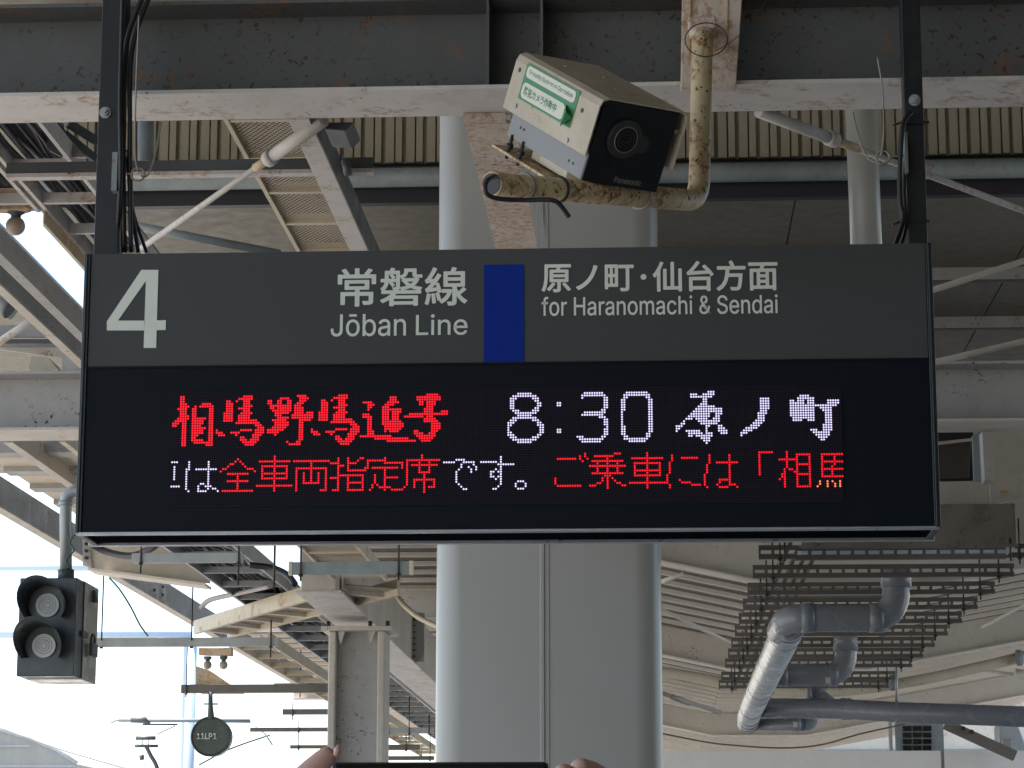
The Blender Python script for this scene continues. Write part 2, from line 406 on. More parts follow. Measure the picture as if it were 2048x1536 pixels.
led(poly_dots(zA, ['1330 215 1360 195 1400 240 1430 330 1490 300 1445 285 1480 265 1480 200 1520 165 1620 165 1690 240 1660 260 1660 380 1540 390 1540 420 1630 430 1580 490 1640 520 1580 590 1440 680 1320 680 1315 630 1450 560 1380 470 1480 460 1410 410 1440 380 1380 330',
    '1730 140 1850 130 1885 190 1830 250 1770 270 1825 320 1815 370 1850 390 1920 350 1980 400 1890 510 1830 510 1825 750 1750 830 1640 830 1590 775 1620 770 1650 800 1720 780 1750 730 1760 490 1730 450 1665 450 1670 400 1700 370 1700 275 1790 210 1730 165'], ['1540 190 1590 190 1590 260 1540 260']), 'led_red', RR)
led(poly_dots(zA, horse, shift=39), 'led_red', RR)
led(poly_dots(zB, ['720 225 820 220 885 265 830 330 800 350 780 270 720 250', '720 410 760 400 810 400 850 450 850 590 890 640 870 685 1100 690 1110 715 1320 725 1450 750 1450 785 1080 785 970 740 690 720 690 695 770 670 800 600 790 480 720 430',
    '1000 300 1050 250 1120 150 1150 150 1225 235 1160 270 1070 280 1070 310 1260 310 1255 360 1200 420 1225 440 1220 480 1290 540 1230 600 1225 660 1095 655 1100 560 1070 540 1060 630 1020 655 1000 630'], ['1075 350 1130 350 1105 400 1115 485 1075 495']), 'led_red', RR)
led(poly_dots(zB, ['1450 150 1500 140 1540 165 1640 110 1720 110 1800 150 1790 200 1740 210 1690 310 1670 370 1780 370 1820 330 1895 340 1890 400 1670 410 1680 460 1720 460 1775 510 1770 610 1640 780 1540 780 1420 650 1415 620 1450 620 1530 660 1600 680 1650 620 1660 500 1620 520 1540 520 1540 480 1580 450 1570 425 1420 460 1295 465 1290 440 1370 390 1450 370 1560 370 1580 250 1580 180 1530 300 1460 220']), 'led_red', RR)
def ell(cx, cy, rx, ry, n=24): return ' '.join(f'{cx+rx*math.cos(2*math.pi*k/n):.1f} {cy+ry*math.sin(2*math.pi*k/n):.1f}' for k in range(n+1))
led(line_dots(zE, ell(797, 245, 138, 98)+';'+ell(797, 490, 166, 122), .92), 'led_white', RW)
led(line_dots(zE, '1133 228 1157 228 1157 252 1133 252;1133 503 1157 503 1157 527 1133 527'), 'led_white', RW)
led(line_dots(zE, '1375 165 1410 140 1560 140 1605 180 1618 240 1590 305 1545 345 1390 348;1545 345 1595 385 1622 450 1615 525 1570 585 1530 605 1390 605 1345 575', .92), 'led_white', RW)
led(line_dots(zE, '1850 130 1980 130 2025 160 2055 215 2060 360 2055 500 2025 570 1975 605 1850 605 1805 570 1772 500 1768 360 1772 215 1805 160 1850 130', .92), 'led_white', RW)
led(poly_dots(zC, ['415 130 480 125 530 150 590 130 640 100 670 100 690 130 650 165 610 190 615 240 660 240 690 265 750 265 765 310 740 350 740 410 690 435 625 435 620 500 650 520 645 600 600 620 535 560 490 540 430 550 400 490 440 485 530 490 590 540 580 430 540 430 485 370 400 400 320 510 285 490 290 430 340 430 450 320 550 220 560 180 470 185',
    '700 470 730 440 780 465 835 515 740 525'], ['650 310 695 320 645 392 605 385']), 'led_white', RW)
led(poly_dots(zC, ['1125 165 1190 160 1220 195 1215 240 1180 340 1150 430 1040 500 930 550 920 535 1020 440 1100 370 1110 280 1130 240']), 'led_white', RW)
led(poly_dots(zC, ['1400 190 1440 185 1450 225 1480 220 1475 165 1520 155 1525 135 1600 135 1605 160 1650 160 1655 230 1700 230 1770 225 1780 200 1890 200 1885 240 1810 265 1820 490 1790 560 1740 590 1700 580 1620 495 1620 475 1660 480 1720 500 1740 430 1760 400 1755 320 1730 300 1700 250 1655 250 1655 385 1630 405 1590 400 1580 385 1480 400 1430 400 1430 350 1405 335'], ['1550 195 1580 195 1580 228 1550 228']), 'led_white', RW)
for z, s, mt in ((zD, '55 575 90 575;62 600 72 630 62 650 72 690;50 748 105 748', 'w'),
    (zD, '165 570 165 620;148 630 148 750 165 780;225 615 360 615;308 565 308 740;235 740 255 730 290 735 300 760 280 778 240 775 228 755 235 740;310 745 360 778', 'w'),
    (zD, '385 630 440 600 502 548 560 600 620 630;430 645 575 645;502 645 502 775;430 710 575 710;400 775 605 775', 'r'),
    (zD, '655 560 860 560;757 540 757 775;675 600 840 600;675 600 675 690;840 600 840 690;675 645 840 645;675 690 840 690;640 738 880 738', 'r'),
    (zD, '895 558 1135 558;1015 558 1015 720;915 610 1112 610;915 610 915 775;1112 610 1112 770 1075 770;965 650 965 720 1065 720 1065 650', 'r'),
    (zD, '1205 540 1205 770 1165 770;1150 588 1245 588;1150 685 1250 665;1270 540 1270 630 1385 635 1385 610;1275 590 1370 550;1265 665 1370 665 1370 770 1265 770 1265 665;1265 718 1370 718', 'r'),
    (zD, '1525 535 1525 565;1410 605 1410 568 1645 568 1645 605;1445 615 1610 615;1525 615 1525 765;1525 685 1610 685;1462 665 1462 715 1415 770;1462 715 1500 745 1640 765', 'r'),
    (zD, '1785 530 1785 550;1685 550 1905 550;1685 550 1685 715 1665 740;1715 598 1885 598;1768 575 1768 645 1830 645 1830 575;1735 685 1870 685 1870 745 1840 745;1735 685 1735 745;1800 645 1800 770', 'r'),
    (zE, '-20 835 100 835;110 810 290 810;195 825 140 885 115 930 115 1020 145 1050 180 1085 220 1090;230 880 260 930;280 855 305 905', 'w'),
    (zE, '365 832 685 832;560 780 560 1045 520 1085 485 1090;530 920 500 900 465 930 465 975 500 998 535 965', 'w'),
    (zE, ell(757, 1050, 40, 40, 8), 'w'),
    (zE, '1130 800 1305 800;1340 770 1370 820;1390 745 1420 800;1115 980 1115 1035 1140 1055 1355 1055', 'r'),
    (zE, '1500 770 1625 770 1750 745;1625 770 1625 1090;1480 820 1780 820;1455 868 1800 868;1480 938 1780 938;1530 820 1530 938;1720 820 1720 938;1600 965 1540 1030 1460 1055;1660 965 1720 1025 1800 1055', 'r'),
    (zC, '255 740 255 790;228 810 228 1000 250 1045;355 770 515 770;345 970 355 1010 540 1020', 'r'),
    (zC, '620 740 620 800;595 825 595 1000 620 1040;700 808 905 808;825 735 825 1000;825 1000 800 1040 740 1045 705 1010 730 970 790 965 825 1000 900 1040', 'r'),
    (zC, '1245 715 1120 715 1120 930', 'r'),
    (zC, '1375 705 1375 1040;1300 780 1455 780;1375 850 1310 970;1395 850 1450 895;1490 735 1610 735 1610 1035 1490 1035 1490 735;1490 828 1610 828;1490 918 1610 918', 'r'),
    (zC, '1720 735 1720 940 1920 940;1720 735 1920 735;1720 800 1920 800;1720 868 1920 868;1835 735 1835 940', 'r'),
    (zC, '1700 985 1680 1040;1770 985 1775 1040;1830 985 1850 1040;1895 985 1915 1040', 'o')):
    led(line_dots(z, s), {'w': 'led_white', 'r': 'led_red', 'o': 'led_orange'}[mt], .43 if mt != 'w' else .40)
led(line_dots(zD, '655 560 860 560;757 540 757 775;675 600 840 600;675 600 675 690;840 600 840 690;675 645 840 645;675 690 840 690;640 738 880 738', shift=151), 'led_red', .43)

# ================================================================== hanger posts
def post(pxa, pxb, label, boltpx):
    a0 = P(pxa, 495, 7.09).x; b0 = P(pxb, 495, 7.09).x; top = P(1000, -160, 7.1).z
    t = Thing('hanger_post', label, 'post', ((a0+b0)/2, 7.12, zt), 'dark posts that hang the platform sign')
    t.part('post_tube', MB().box((a0, 7.09, zt-.01), (b0, 7.155, top)), M['post'], bevel=.003)
    c = P(*boltpx, 7.09)
    t.part('bolt', MB().disc(c, (0, -1, 0), .0175, .006, 16).disc(c-Vector((0, .006, 0)), (0, -1, 0), .013, .010, 6).disc(c-Vector((0, .016, 0)), (0, -1, 0), .007, .008, 10), M['galv'])
    return t
pl1 = post(187, 236, 'dark square post with cable bundle carrying the numbered end of the sign', (211, 226))
pl2 = post(1817, 1856, 'dark square post zip-tied to one thick cable beside the white round pipe', (1829, 201))
# plates and eye hooks
for t, px, y0, y1, hx, ring in ((pl1, 233, 310, 386, (240, 347), (276, 349)), (pl2, 1811, 270, 350, (1808, 312), (1766, 314))):
    a = P(px-4, y0, 7.08); b = P(px+4, y1, 7.08)
    t.part('bracket_plate', MB().box((a.x, 7.05, b.z), (b.x, 7.16, a.z)), M['gutter'])
    c = P(*ring, 7.07); m = MB()
    m.tube([c+Vector((math.cos(k*math.pi/8), 0, math.sin(k*math.pi/8)))*.02 for k in range(17)], .0035, 6, cap=False)
    h = P(*hx, 7.07); d = Vector((.02 if h.x > c.x else -.02, 0, 0)); m.tube(curve([h, (h+c)/2+Vector((0, 0, .001)), c+d]), .0032, 6)
    t.part('eye_hook', m, M['zip'])
for y in (244, 442):
    a = P(1812, y, 7.08)
    m = MB().box((a.x-.012, 7.085, a.z-.004), (P(1857, y, 7.08).x+.003, 7.0885, a.z+.004)); m.tube([a+Vector((-.012, 0, 0)), a+Vector((-.04, -.005, -.012))], .003, 6)
    pl2.part('zip_tie', m, M['black'])
# cables by the posts
def cable(pts, r, label, mat='black', name='cable', cat='cable', group=None, n=8):
    w = curve([P(*p) for p in pts], 8)
    return solo(name, MB().tube(w, r, n), M[mat], label, cat, group)
cg = 'black cables running down beside the numbered post'
cable([(300, -30, 7.06), (272, 25, 7.06), (250, 110, 7.06), (246, 300, 7.06), (248, 505, 7.12)], .0085, 'black cable hugging the face of the numbered post', group=cg)
cable([(312, -30, 7.07), (284, 30, 7.07), (262, 120, 7.07), (260, 300, 7.07), (262, 505, 7.13)], .0075, 'middle black cable of the bundle at the numbered post', group=cg)
cable([(246, -30, 7.04), (243, 80, 7.04), (240, 200, 7.04), (241, 350, 7.05), (232, 505, 7.13)], .0070, 'innermost black cable dropping straight down the numbered post', group=cg)
cable([(255, 300, 7.09), (262, 400, 7.1), (276, 505, 7.16)], .0068, 'black cable splaying outward onto the sign top by the numbered post', group=cg)
cable([(262, 330, 7.12), (266, 420, 7.12), (293, 505, 7.18)], .0055, 'thin black cable splaying furthest from the numbered post', group=cg)
cg2 = 'cables beside the far end post'
cable([(1822, 225, 7.06), (1806, 250, 7.04), (1800, 330, 7.04), (1800, 400, 7.05), (1806, 440, 7.06), (1788, 495, 7.14)], .0075, 'thick black cable zip-tied to the post near the white round pipe', group=cg2)
cable([(1812, 300, 7.08), (1808, 380, 7.08), (1812, 450, 7.09), (1800, 495, 7.16)], .0055, 'thin black cable tucked behind the thick one at the far post', group=cg2)
cable([(278, 30, 7.02), (272, 180, 7.03), (270, 300, 7.05), (276, 345, 7.06)], .0025, 'thin steel wire dropping into the eye hook beside the numbered post', 'zip', 'wire', 'wire')
cable([(322, 245, 7.1), (310, 310, 7.08), (295, 350, 7.06), (282, 352, 7.05)], .0028, 'looping wire between white beam and the hook by the numbered post', 'zip', 'wire', 'wire')
cable([(1755, 115, 7.04), (1765, 180, 7.04), (1767, 270, 7.04), (1762, 312, 7.06)], .0025, 'thin steel wire hanging to the hook by the white round pipe', 'zip', 'wire', 'wire')
cable([(1706, 225, 7.1), (1716, 270, 7.08), (1735, 315, 7.06), (1762, 328, 7.05)], .0028, 'looping wire crossing in front of the white round pipe', 'zip', 'wire', 'wire')

# ================================================================== steel beams
def ibeam(t, p, q, w, h, tf, tw, mats, stiff=(), up=(0, 0, 1)):
    """H section: p,q run along the middle of the bottom face"""
    mw, mf = mats  # darker web, paler bottom flange: light from below put into the paint
    t.part('bottom_flange', MB().obox(p, q, -w/2, w/2, 0, tf, up), M[mf])
    t.part('web', MB().obox(p, q, -tw/2, tw/2, tf-.001, h-tf+.001, up), M[mw])
    t.part('top_flange', MB().obox(p, q, -w/2, w/2, h-tf, h, up), M[mw])
Y1a, Y1b = 7.3, 7.57
hb = P(1024, 176, Y1a).z
b1 = Thing('steel_beam', 'big rusty grey steel beam running across the top above the sign', 'beam', (0, 7.43, hb))
ibeam(b1, (-3.2, 7.435, hb), (3.4, 7.435, hb), .27, .30, .012, .009, ('steel_shaded', 'steel_white'))
for px in (975, 1083):
    x = P(px, 100, Y1a).x; b1.part('stiffener_plate', MB().box((x-.004, Y1a+.004, hb+.0125), (x+.004, 7.43, hb+.2875)), M['steel_shaded'])
m = MB().box((P(928, 243, Y1b).x, Y1b-.03, hb-.018), (P(1012, 243, Y1b).x, Y1b+.05, hb-.001)); b1.part('splice_plate', m, M['rusty_white'])
hb2 = P(1015, 851, 12.5).z
b2 = Thing('steel_beam', 'long grey H beam crossing behind the LED display', 'beam', (0, 12.65, hb2))
ibeam(b2, (-6, 12.655, hb2), (5.5, 12.655, hb2), .31, .31, .014, .01, ('steel_mid', 'steel_warm'))
# longitudinal beams between them
def ybeam(x0, x1, y0, y1, z0, ht, label, mats, tf=.012, solid=False, group=None):
    t = Thing('steel_beam', label, 'beam', ((x0+x1)/2, y0, z0), group)
    if solid: t.part('box_section', MB().box((x0, y0, z0), (x1, y1, z0+ht)), M[mats[0]], bevel=.006)
    else:
        t.part('bottom_flange', MB().box((x0, y0, z0), (x1, y1, z0+tf)), M[mats[1]])
        t.part('web', MB().box((x1-.012, y0, z0+tf-.001), (x1-.002, y1, z0+ht)), M[mats[0]])
    return t
xa = P(576, 248, Y1b).x; ybeam(xa, xa+.068, Y1b-.005, 12.48, hb-.006, .118, 'rusty white channel beam running back beside the perforated cream tray', ('dark_grey', 'steel_white'))
xa = P(928, 250, Y1b).x; t = ybeam(xa, xa+.16, Y1b+.03, 11.85, hb-.019, .26, 'rust-stained pale beam running back to the big column behind the camera', ('steel_warm', 'rusty_white'))
# hanging plate that carries the camera pipe
m = MB().prism([P(x, y, 7.26) for x, y in [(1365, -60), (1488, -60), (1472, 176), (1361, 174)]], (0, .035, 0))
pt = Thing('hanging_plate', 'wide rusty white steel plate bolted over the grey beam above the camera pipe', 'steel plate', P(1420, 176, 7.27))
pt.part('plate', m, M['rusty_white'], bevel=.003)
m = MB()
for x in (1378, 1452): m.prism([P(x, -60, 7.255), P(x+5, -60, 7.255), P(x+2, 106, 7.255), P(x-3, 106, 7.255)], (0, .006, 0))
m.prism([P(1378, 100, 7.255), P(1452, 100, 7.255), P(1452, 106, 7.255), P(1378, 106, 7.255)], (0, .006, 0))
pt.part('welded_edge', m, M['orange_rust'])

# ================================================================== camera mount pipe
mp = Thing('camera_mount_pipe', 'bent rusty yellow pipe holding the security camera', 'pipe', P(1400, 380, 7.05))
R0 = .0315
path = elbow([P(1405, 62, 7.26), P(1405, 66, 7.05), P(1398, 402, 7.02), P(983, 368, 6.1)], .07, 8)
mp.part('pipe_tube', MB().tube(path, R0, 20), M['rust_pipe'])
e = P(983, 368, 6.1); dr_ = (path[-2]-path[-1]).normalized()
mp.part('pipe_mouth_shade', MB().disc(e-dr_*.0005, -dr_, R0*.88, .001, 18), M['cable_dark'])  # dark disc standing in for the shade inside the hollow end
c = P(1404, 56, 7.08); mp.part('collar', MB().box(c-Vector((.042, .03, .012)), c+Vector((.042, .03, .028))).disc(c+Vector((0, 0, -.03)), (0, 0, 1), .04, .022, 12), M['rusty_white'], bevel=.006)
def ringon(a, r, tr, mat, nm='clamp_ring', t=mp, yaw=0):
    ax = (path[-2]-path[-1]).normalized(); u = ax.orthogonal().normalized(); v = ax.cross(u)
    t.part(nm, MB().tube([a+(u*math.cos(k*math.pi/10)+v*math.sin(k*math.pi/10))*r for k in range(21)], tr, 6, cap=False), M[mat])
p_el, p_end = P(1380, 402, 6.98), e
def onpipe(px):
    best = min(path, key=lambda w: abs(proj(w)[0]-px) if proj(w)[1] > 330 else 1e9)
    i = (px-983)/(1360-983); q = path[-2]
    return e.lerp(q, (px-983)/(proj(q)[0]-983))
ringon(onpipe(1270), R0+.004, .0045, 'zip'); ringon(onpipe(1040), R0+.003, .0045, 'zip'); ringon(onpipe(1104), R0+.003, .004, 'black', 'zip_tie')
w = [P(992, 352, 6.08), P(974, 362, 6.03), P(972, 385, 6.02), P(995, 397, 6.05), P(1050, 400, 6.13), P(1104, 400, 6.25), P(1122, 412, 6.28), P(1138, 434, 6.3)]
solo('cable', MB().tube(curve(w), .0062, 8), M['cable_dark'], 'short dark cable looping out of the open end of the camera pipe', 'cable')
cc = P(1412, 84, 7.02)
solo('wire', MB().tube([cc+Vector((math.cos(k*math.pi/12)*.062, -.02, math.sin(k*math.pi/12)*.052)) for k in range(25)], .0018, 5), M['rod'], 'thin wire wound in a ring round the top of the camera pipe', 'wire')
cable([(1430, 102, 7.0), (1460, 85, 7.0), (1505, 45, 7.0), (1545, -20, 7.0)], .0012, 'fine stray wire rising from the top of the camera pipe', 'rod', 'wire', 'wire')

# ================================================================== security camera
O = P(1205, 194, 6.33); vz = -(O-Vector((0, 0, EYE))).normalized()
cr = Vector((EX.x, EY.x, EZ.x)); vx = (cr-vz*cr.dot(vz)).normalized(); vy = vx.cross(vz)   # vy: image down
if vy.z > 0: vy = -vy
dist = (O-Vector((0, 0, EYE))).length; pm = dist/F
aL = (vx*.527+vy*.289+vz*.799).normalized()       # back -> front
aW = (vx*.802+vy*.142-vz*.58); aW = (aW-aL*aW.dot(aL)).normalized()
aH = aL.cross(aW); aH = aH if aH.dot(vy) > 0 else -aH       # downwards
Ln, Wd, Ht = 332*pm, 225*pm, 124*pm
def C(l, w, h): return O+aL*(l*Ln)+aW*(w*Wd)+aH*(h*Ht)      # l: -1 back .. 0 front
def cbox(m, l0, l1, w0, w1, h0, h1):
    vs = [C(l, w, h) for l in (l0, l1) for w in (w0, w1) for h in (h0, h1)]
    return m.add(vs, [(0, 1, 3, 2), (4, 6, 7, 5), (0, 4, 5, 1), (2, 3, 7, 6), (0, 2, 6, 4), (1, 5, 7, 3)])
sc_ = Thing('security_camera', 'boxy beige security camera with green sticker mounted on the rusty pipe', 'security camera', C(-.5, .5, 1.4))
# folded hood: rounded profile swept along the length
prof = [(0.0, 1.0), (0.0, .16), (.02, .05), (.08, 0.0), (.92, 0.0), (.98, .05), (1.0, .16), (1.0, 1.0)]
inn = [(.985, 1.0), (.985, .17), (.965, .075), (.91, .03), (.09, .03), (.035, .075), (.015, .17), (.015, 1.0)]
ring = prof+inn; n = len(ring); m = MB()
vs = [C(-1, a, b) for a, b in ring]+[C(0, a, b) for a, b in ring]
# front edge of the cheeks slants back a little
fs = [(i, (i+1) % n, (i+1) % n+n, i+n) for i in range(n)]
for i in range(7): fs.append((i, n-1-i, n-2-i, i+1)); fs.append((i+n, i+1+n, n-2-i+n, n-1-i+n))
m.add(vs, fs); hood = sc_.part('hood', m, M['hood'], bevel=.0015)
m = MB(); cbox(m, -.93, -.035, .06, .90, .06, 1.42); sc_.part('housing_body', m, M['cambody'], bevel=.003)
m = MB(); cbox(m, -.034, -.012, .055, .905, .05, 1.43); fr = sc_.part('front_panel', m, M['camfront'], bevel=.003)
def cyl(l0, l1, w, h, r, n=28):
    return MB().tube([C(l0, w, h), C(l1, w, h)], r, n)
m = cyl(-.02, .012, .37, .62, 40*pm, 32); m2 = MB()
M['bezel'] = flat('dark_bezel', (.035, .035, .037), .45)
sc_.part('lens_bezel', m, M['bezel'], parent=None, bevel=.001)
m = MB()
for k in range(25):
    pass
a0 = C(.014, .37, .62)
sc_.part('lens_ring', MB().tube([a0+(aW*math.cos(k*math.pi/16)+aH*math.sin(k*math.pi/16))*27*pm for k in range(33)], 1.1*pm, 6, cap=False), M['zip'])
sc_.part('lens_glass', cyl(.012, .018, .37, .62, 25*pm), M['lens'])
sc_.part('lens_tab', cyl(-.011, .006, .56, .66, 19*pm, 20), M['bezel'])
for rr_ in (19, 12, 6):
    a0 = C(.0185, .37, .62); sc_.part('lens_element', MB().tube([a0+(aW*math.cos(k*math.pi/12)+aH*math.sin(k*math.pi/12))*rr_*pm for k in range(25)], .8*pm, 5, cap=False), M['post'])
m = MB(); cbox(m, -.0118, -.0085, .30, .66, 1.02, 1.035); cbox(m, -.0118, -.0085, .30, .31, .94, 1.02); cbox(m, -.0118, -.0085, .80, .808, .32, 1.2)
sc_.part('panel_groove', m, M['post'])
sc_.part('status_window', cyl(-.012, -.006, .91, .36, 4*pm, 12), M['zip'])
def on_plane(txt, l0, l1, h0, h1, side, name, mat, bold=0, wpos=0):
    m = fit_text(txt, 0, 1, 0, 1, '', None, 0, bold, .0)
    for i, v in enumerate(m.v):
        if side == 'left': m.v[i] = C(l0+(l1-l0)*v.x, wpos, h1+(h0-h1)*v.z)
        else: m.v[i] = C(wpos, l0+(l1-l0)*v.x, h1+(h0-h1)*v.z)
    sc_.part(name, m, M[mat])
on_plane('Panasonic', .40, .70, 1.26, 1.36, 'front', 'lettering', 'zip', .01, -.0105)
def quad(l0, l1, h0, h1, w, m=None):
    m = m or MB(); m.add([C(l0, w, h0), C(l1, w, h0), C(l1, w, h1), C(l0, w, h1)], [(0, 1, 2, 3)]); return m
def rquad(l0, l1, h0, h1, w, r=.1):
    pts = []; rl = r*Ht/Ln
    for cx, cy, a in ((l1-rl, h0+r, -90), (l1-rl, h1-r, 0), (l0+rl, h1-r, 90), (l0+rl, h0+r, 180)):
        for k in range(5):
            t = math.radians(a+k*22.5); pts.append(C(cx+rl*math.cos(t), w, cy+r*math.sin(t)))
    return MB().add(pts, [list(range(len(pts)))])
st = sc_.part('warning_sticker', quad(-.86, -.23, .10, .72, -.006), M['green'])
sc_.part('sticker_panel', rquad(-.84, -.26, .13, .33, -.009, .07), M['white_sticker'], parent=st)
sc_.part('sticker_panel', rquad(-.84, -.33, .41, .68, -.009, .09), M['white_sticker'], parent=st)
m = MB().add([C(-.335, -.01, .40), C(-.335, -.01, .70), C(-.27, -.07, .74), C(-.25, -.075, .47)], [(0, 1, 2, 3)])
m.add([C(-.27, -.07, .74), C(-.25, -.075, .47), C(-.235, -.01, .55)], [(0, 1, 2)])
sc_.part('peeling_corner', m, M['green'], parent=st)
on_plane('Security System in Operation', -.81, -.29, .18, .28, 'left', 'lettering', 'green', .004, -.011)
on_plane('防犯カメラ作動中', -.81, -.42, .47, .62, 'left', 'lettering', 'green', .02, -.011)
for l, h in ((-.93, .28), (-.16, .36)): sc_.part('screw_hole', MB().disc(C(l, .0, h), -aW, 5*pm, .001, 12), M['cable_dark'])
for l, h in ((-.86, .86), (-.22, .92)): sc_.part('screw', MB().disc(C(l, .0, h), -aW, 5*pm, .004, 10), M['galv'])
for l, h in ((-.80, 1.18), (-.76, 1.18), (-.2, 1.24), (-.15, 1.24)): sc_.part('slot', MB().disc(C(l, .06, h), -aW, 3.2*pm, .001, 10), M['cable_dark'])
for l, w in ((-.75, .3), (-.62, .62), (-.3, .45), (-.22, .8)): sc_.part('screw', MB().disc(C(l, w, 0), -aH, 4*pm, .003, 8), M['hood'])
# bracket under the camera
m = MB(); cbox(m, -.72, -.30, .18, .62, 1.43, 1.62)
sc_.part('mount_block', m, M['cream'], bevel=.004)
m = MB(); cbox(m, -1.02, -.30, .02, .55, 1.66, 1.71); sc_.part('mount_plate', m, M['rust_pipe'], bevel=.002)
for l in (-.86, -.72):
    sc_.part('bolt', MB().tube([C(l, .06, 1.78), C(l, .06, 1.36)], 4*pm, 8).tube([C(l, .06, 1.60), C(l, .06, 1.52)], 8*pm, 6), M['rod'])

# ================================================================== big column
YC = 11.9; cx0 = P(869, 1100, YC).x; cx1 = P(1322, 1100, YC).x; rr = .13; ctop = P(1000, 150, YC).z
def rrect(x0, x1, y0, y1, r, z0, z1, n=10):
    pts = []
    for cx, cy, a in ((x1-r, y0+r, -90), (x1-r, y1-r, 0), (x0+r, y1-r, 90), (x0+r, y0+r, 180)):
        for k in range(n+1):
            t = math.radians(a+k*90/n); pts.append((cx+r*math.cos(t), cy+r*math.sin(t)))
    N_ = len(pts); m = MB(); m.add([(x, y, z0) for x, y in pts]+[(x, y, z1) for x, y in pts], [(i, (i+1) % N_, (i+1) % N_+N_, i+N_) for i in range(N_)], True)
    m.add([(x, y, z1) for x, y in pts], [list(range(N_))]); return m
sx = P(1090, 1300, YC).x
cl = Thing('clad_column', 'massive smooth grey rounded column with a vertical seam behind the sign', 'column', ((cx0+cx1)/2, YC+.5, 0))
m = rrect(cx0, cx1, YC, YC+1.05, rr, 0, ctop)
cl.part('cladding_panel', m, M['column'])
cl.part('seam_cover', MB().box((sx-.022, YC-.010, 0), (sx-.002, YC+.002, ctop-.01)).box((sx-.002, YC-.004, 0), (sx+.022, YC+.002, ctop-.01)), M['column'], bevel=.003)
# white round pipe over the display end
a = P(1722, 235, 12.6); b = P(1722, 740, 12.65)
solo('round_post', MB().tube([(a.x, 12.65, a.z+.6), (a.x+.02, 12.65, hb2+.31)], .082, 28), M['column'], 'plain white round post standing on the beam near the far end post', 'post')

# ================================================================== upper background: cladding, gutter, soffit
zc0 = P(1000, 322, 17).z; zc1 = P(1000, 120, 17).z
wall = Thing('cladding_wall', 'beige ribbed metal cladding high behind the beams', 'wall', (0, 17, zc0))
wall.part('backing', MB().box((-4.35, 17.07, zc0), (4.5, 17.1, zc1)), M['cable_dark'])
pw = .1475; x = -4.3; shared = None; k = 0
prof = [(0, .05), (.006, 0), (.05, 0), (.056, .045), (.074, .045), (.080, .012), (.140, .012), (.146, .05)]
while x < 4.4:
    if shared is None:
        m = MB(); v0 = [Vector((px_, 17+py_, zc0+.004)) for px_, py_ in prof]; v1 = [Vector((px_, 17+py_, zc1)) for px_, py_ in prof]
        N_ = len(prof); m.add(v0+v1, [(i, i+1, i+1+N_, i+N_) for i in range(N_-1)]+[tuple(range(N_))[::-1]])
        shared = link('panel', m, M['cream_clad'], wall.loc, wall.o); shared.location.x = x
    else:
        o = shared.copy(); COL.objects.link(o); o.parent = wall.o; o.location.x = x
    x += pw; k += 1
# gutter pipe
g0 = P(270, 362, 16.7); g1 = P(2100, 346, 16.7)
gt = Thing('gutter_pipe', 'long blue-grey gutter pipe under the ribbed cladding', 'gutter', (0, 16.7, g0.z))
gz = P(1000, 352, 16.7).z
gt.part('gutter_tube', MB().tube([(-4.4, 16.7, gz), (0, 16.7, gz), (4.6, 16.7, gz)], .068, 16), M['gutter'])
gt.part('gutter_shadow_strip', MB().box((-4.4, 16.78, gz-.16), (4.6, 16.86, gz-.02)), M['cable_dark'])  # dark strip painted in as the shadow below the gutter
# upper soffit
zs = P(1000, 393, 17).z
sf = Thing('roof_soffit', 'flat olive-beige soffit panels stretching over the far purlins', 'soffit', (0, 17, zs))
x = -4.35
while x < 8:
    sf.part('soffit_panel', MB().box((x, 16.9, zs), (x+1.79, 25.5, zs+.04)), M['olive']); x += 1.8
for y0, lab in ((533, 'near purlin crossing the soffit at the dark end of the sign'), (636, 'further purlin crossing the soffit lower down past the sign end')):
    Y = 5000*(zs-EYE)/(VY-y0); t = Thing('purlin', 'pinkish-grey '+lab, 'purlin', (0, Y, zs-.1))
    t.part('web', MB().box((-4.3, Y, zs-.10), (7.9, Y+.01, zs-.001)), M['steel_mid']); t.part('flange', MB().box((-4.3, Y, zs-.11), (7.9, Y+.07, zs-.1)), M['dark_grey'])
# roof slabs over everything (block the sky above the platform)
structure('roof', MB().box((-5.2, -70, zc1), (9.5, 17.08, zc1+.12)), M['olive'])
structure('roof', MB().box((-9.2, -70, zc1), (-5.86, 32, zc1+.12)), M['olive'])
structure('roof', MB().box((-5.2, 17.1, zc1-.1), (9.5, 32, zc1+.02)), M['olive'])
structure('wall', MB().box((9.5, -70, 0), (9.8, 12.4, zc1)), M['wallpanel'])
structure('unseen_light_block', MB().box((-1.5, -16, 0), (5, -9, zc1-.01)), M['wallpanel'])  # unseen block added behind the camera to keep rear light out
# near purlin + braces
Yp = 8.45; zp = P(600, 346, Yp).z; m = MB().box((P(12, 340, Yp).x, Yp, zp), (P(745, 340, Yp).x, Yp+.045, zp+.014))
t = Thing('purlin', 'slim grey channel purlin crossing above the cable ladders', 'purlin', (P(380, 340, Yp).x, Yp, zp))
t.part('flange', m, M['steel_white']); t.part('web', MB().box((P(12, 340, Yp).x, Yp+.002, zp+.0142), (P(745, 340, Yp).x, Yp+.012, zp+.055)), M['dark_grey'])
def brace(a, b, r, label, ends=(), mat='steel_white', ext=0):
    b = b+(b-a)*ext; t = Thing('brace_rod', label, 'brace', b); t.part('rod', MB().tube([a, b], r, 10), M[mat])
    for nm, p, q, r2, mm in ends: t.part(nm, MB().tube([p, q], r2, 12), M[mm])
    return t
a = P(640, 246, 7.62); b = P(284, 495, 8.3); L_ = lambda t_: a.lerp(b, t_)
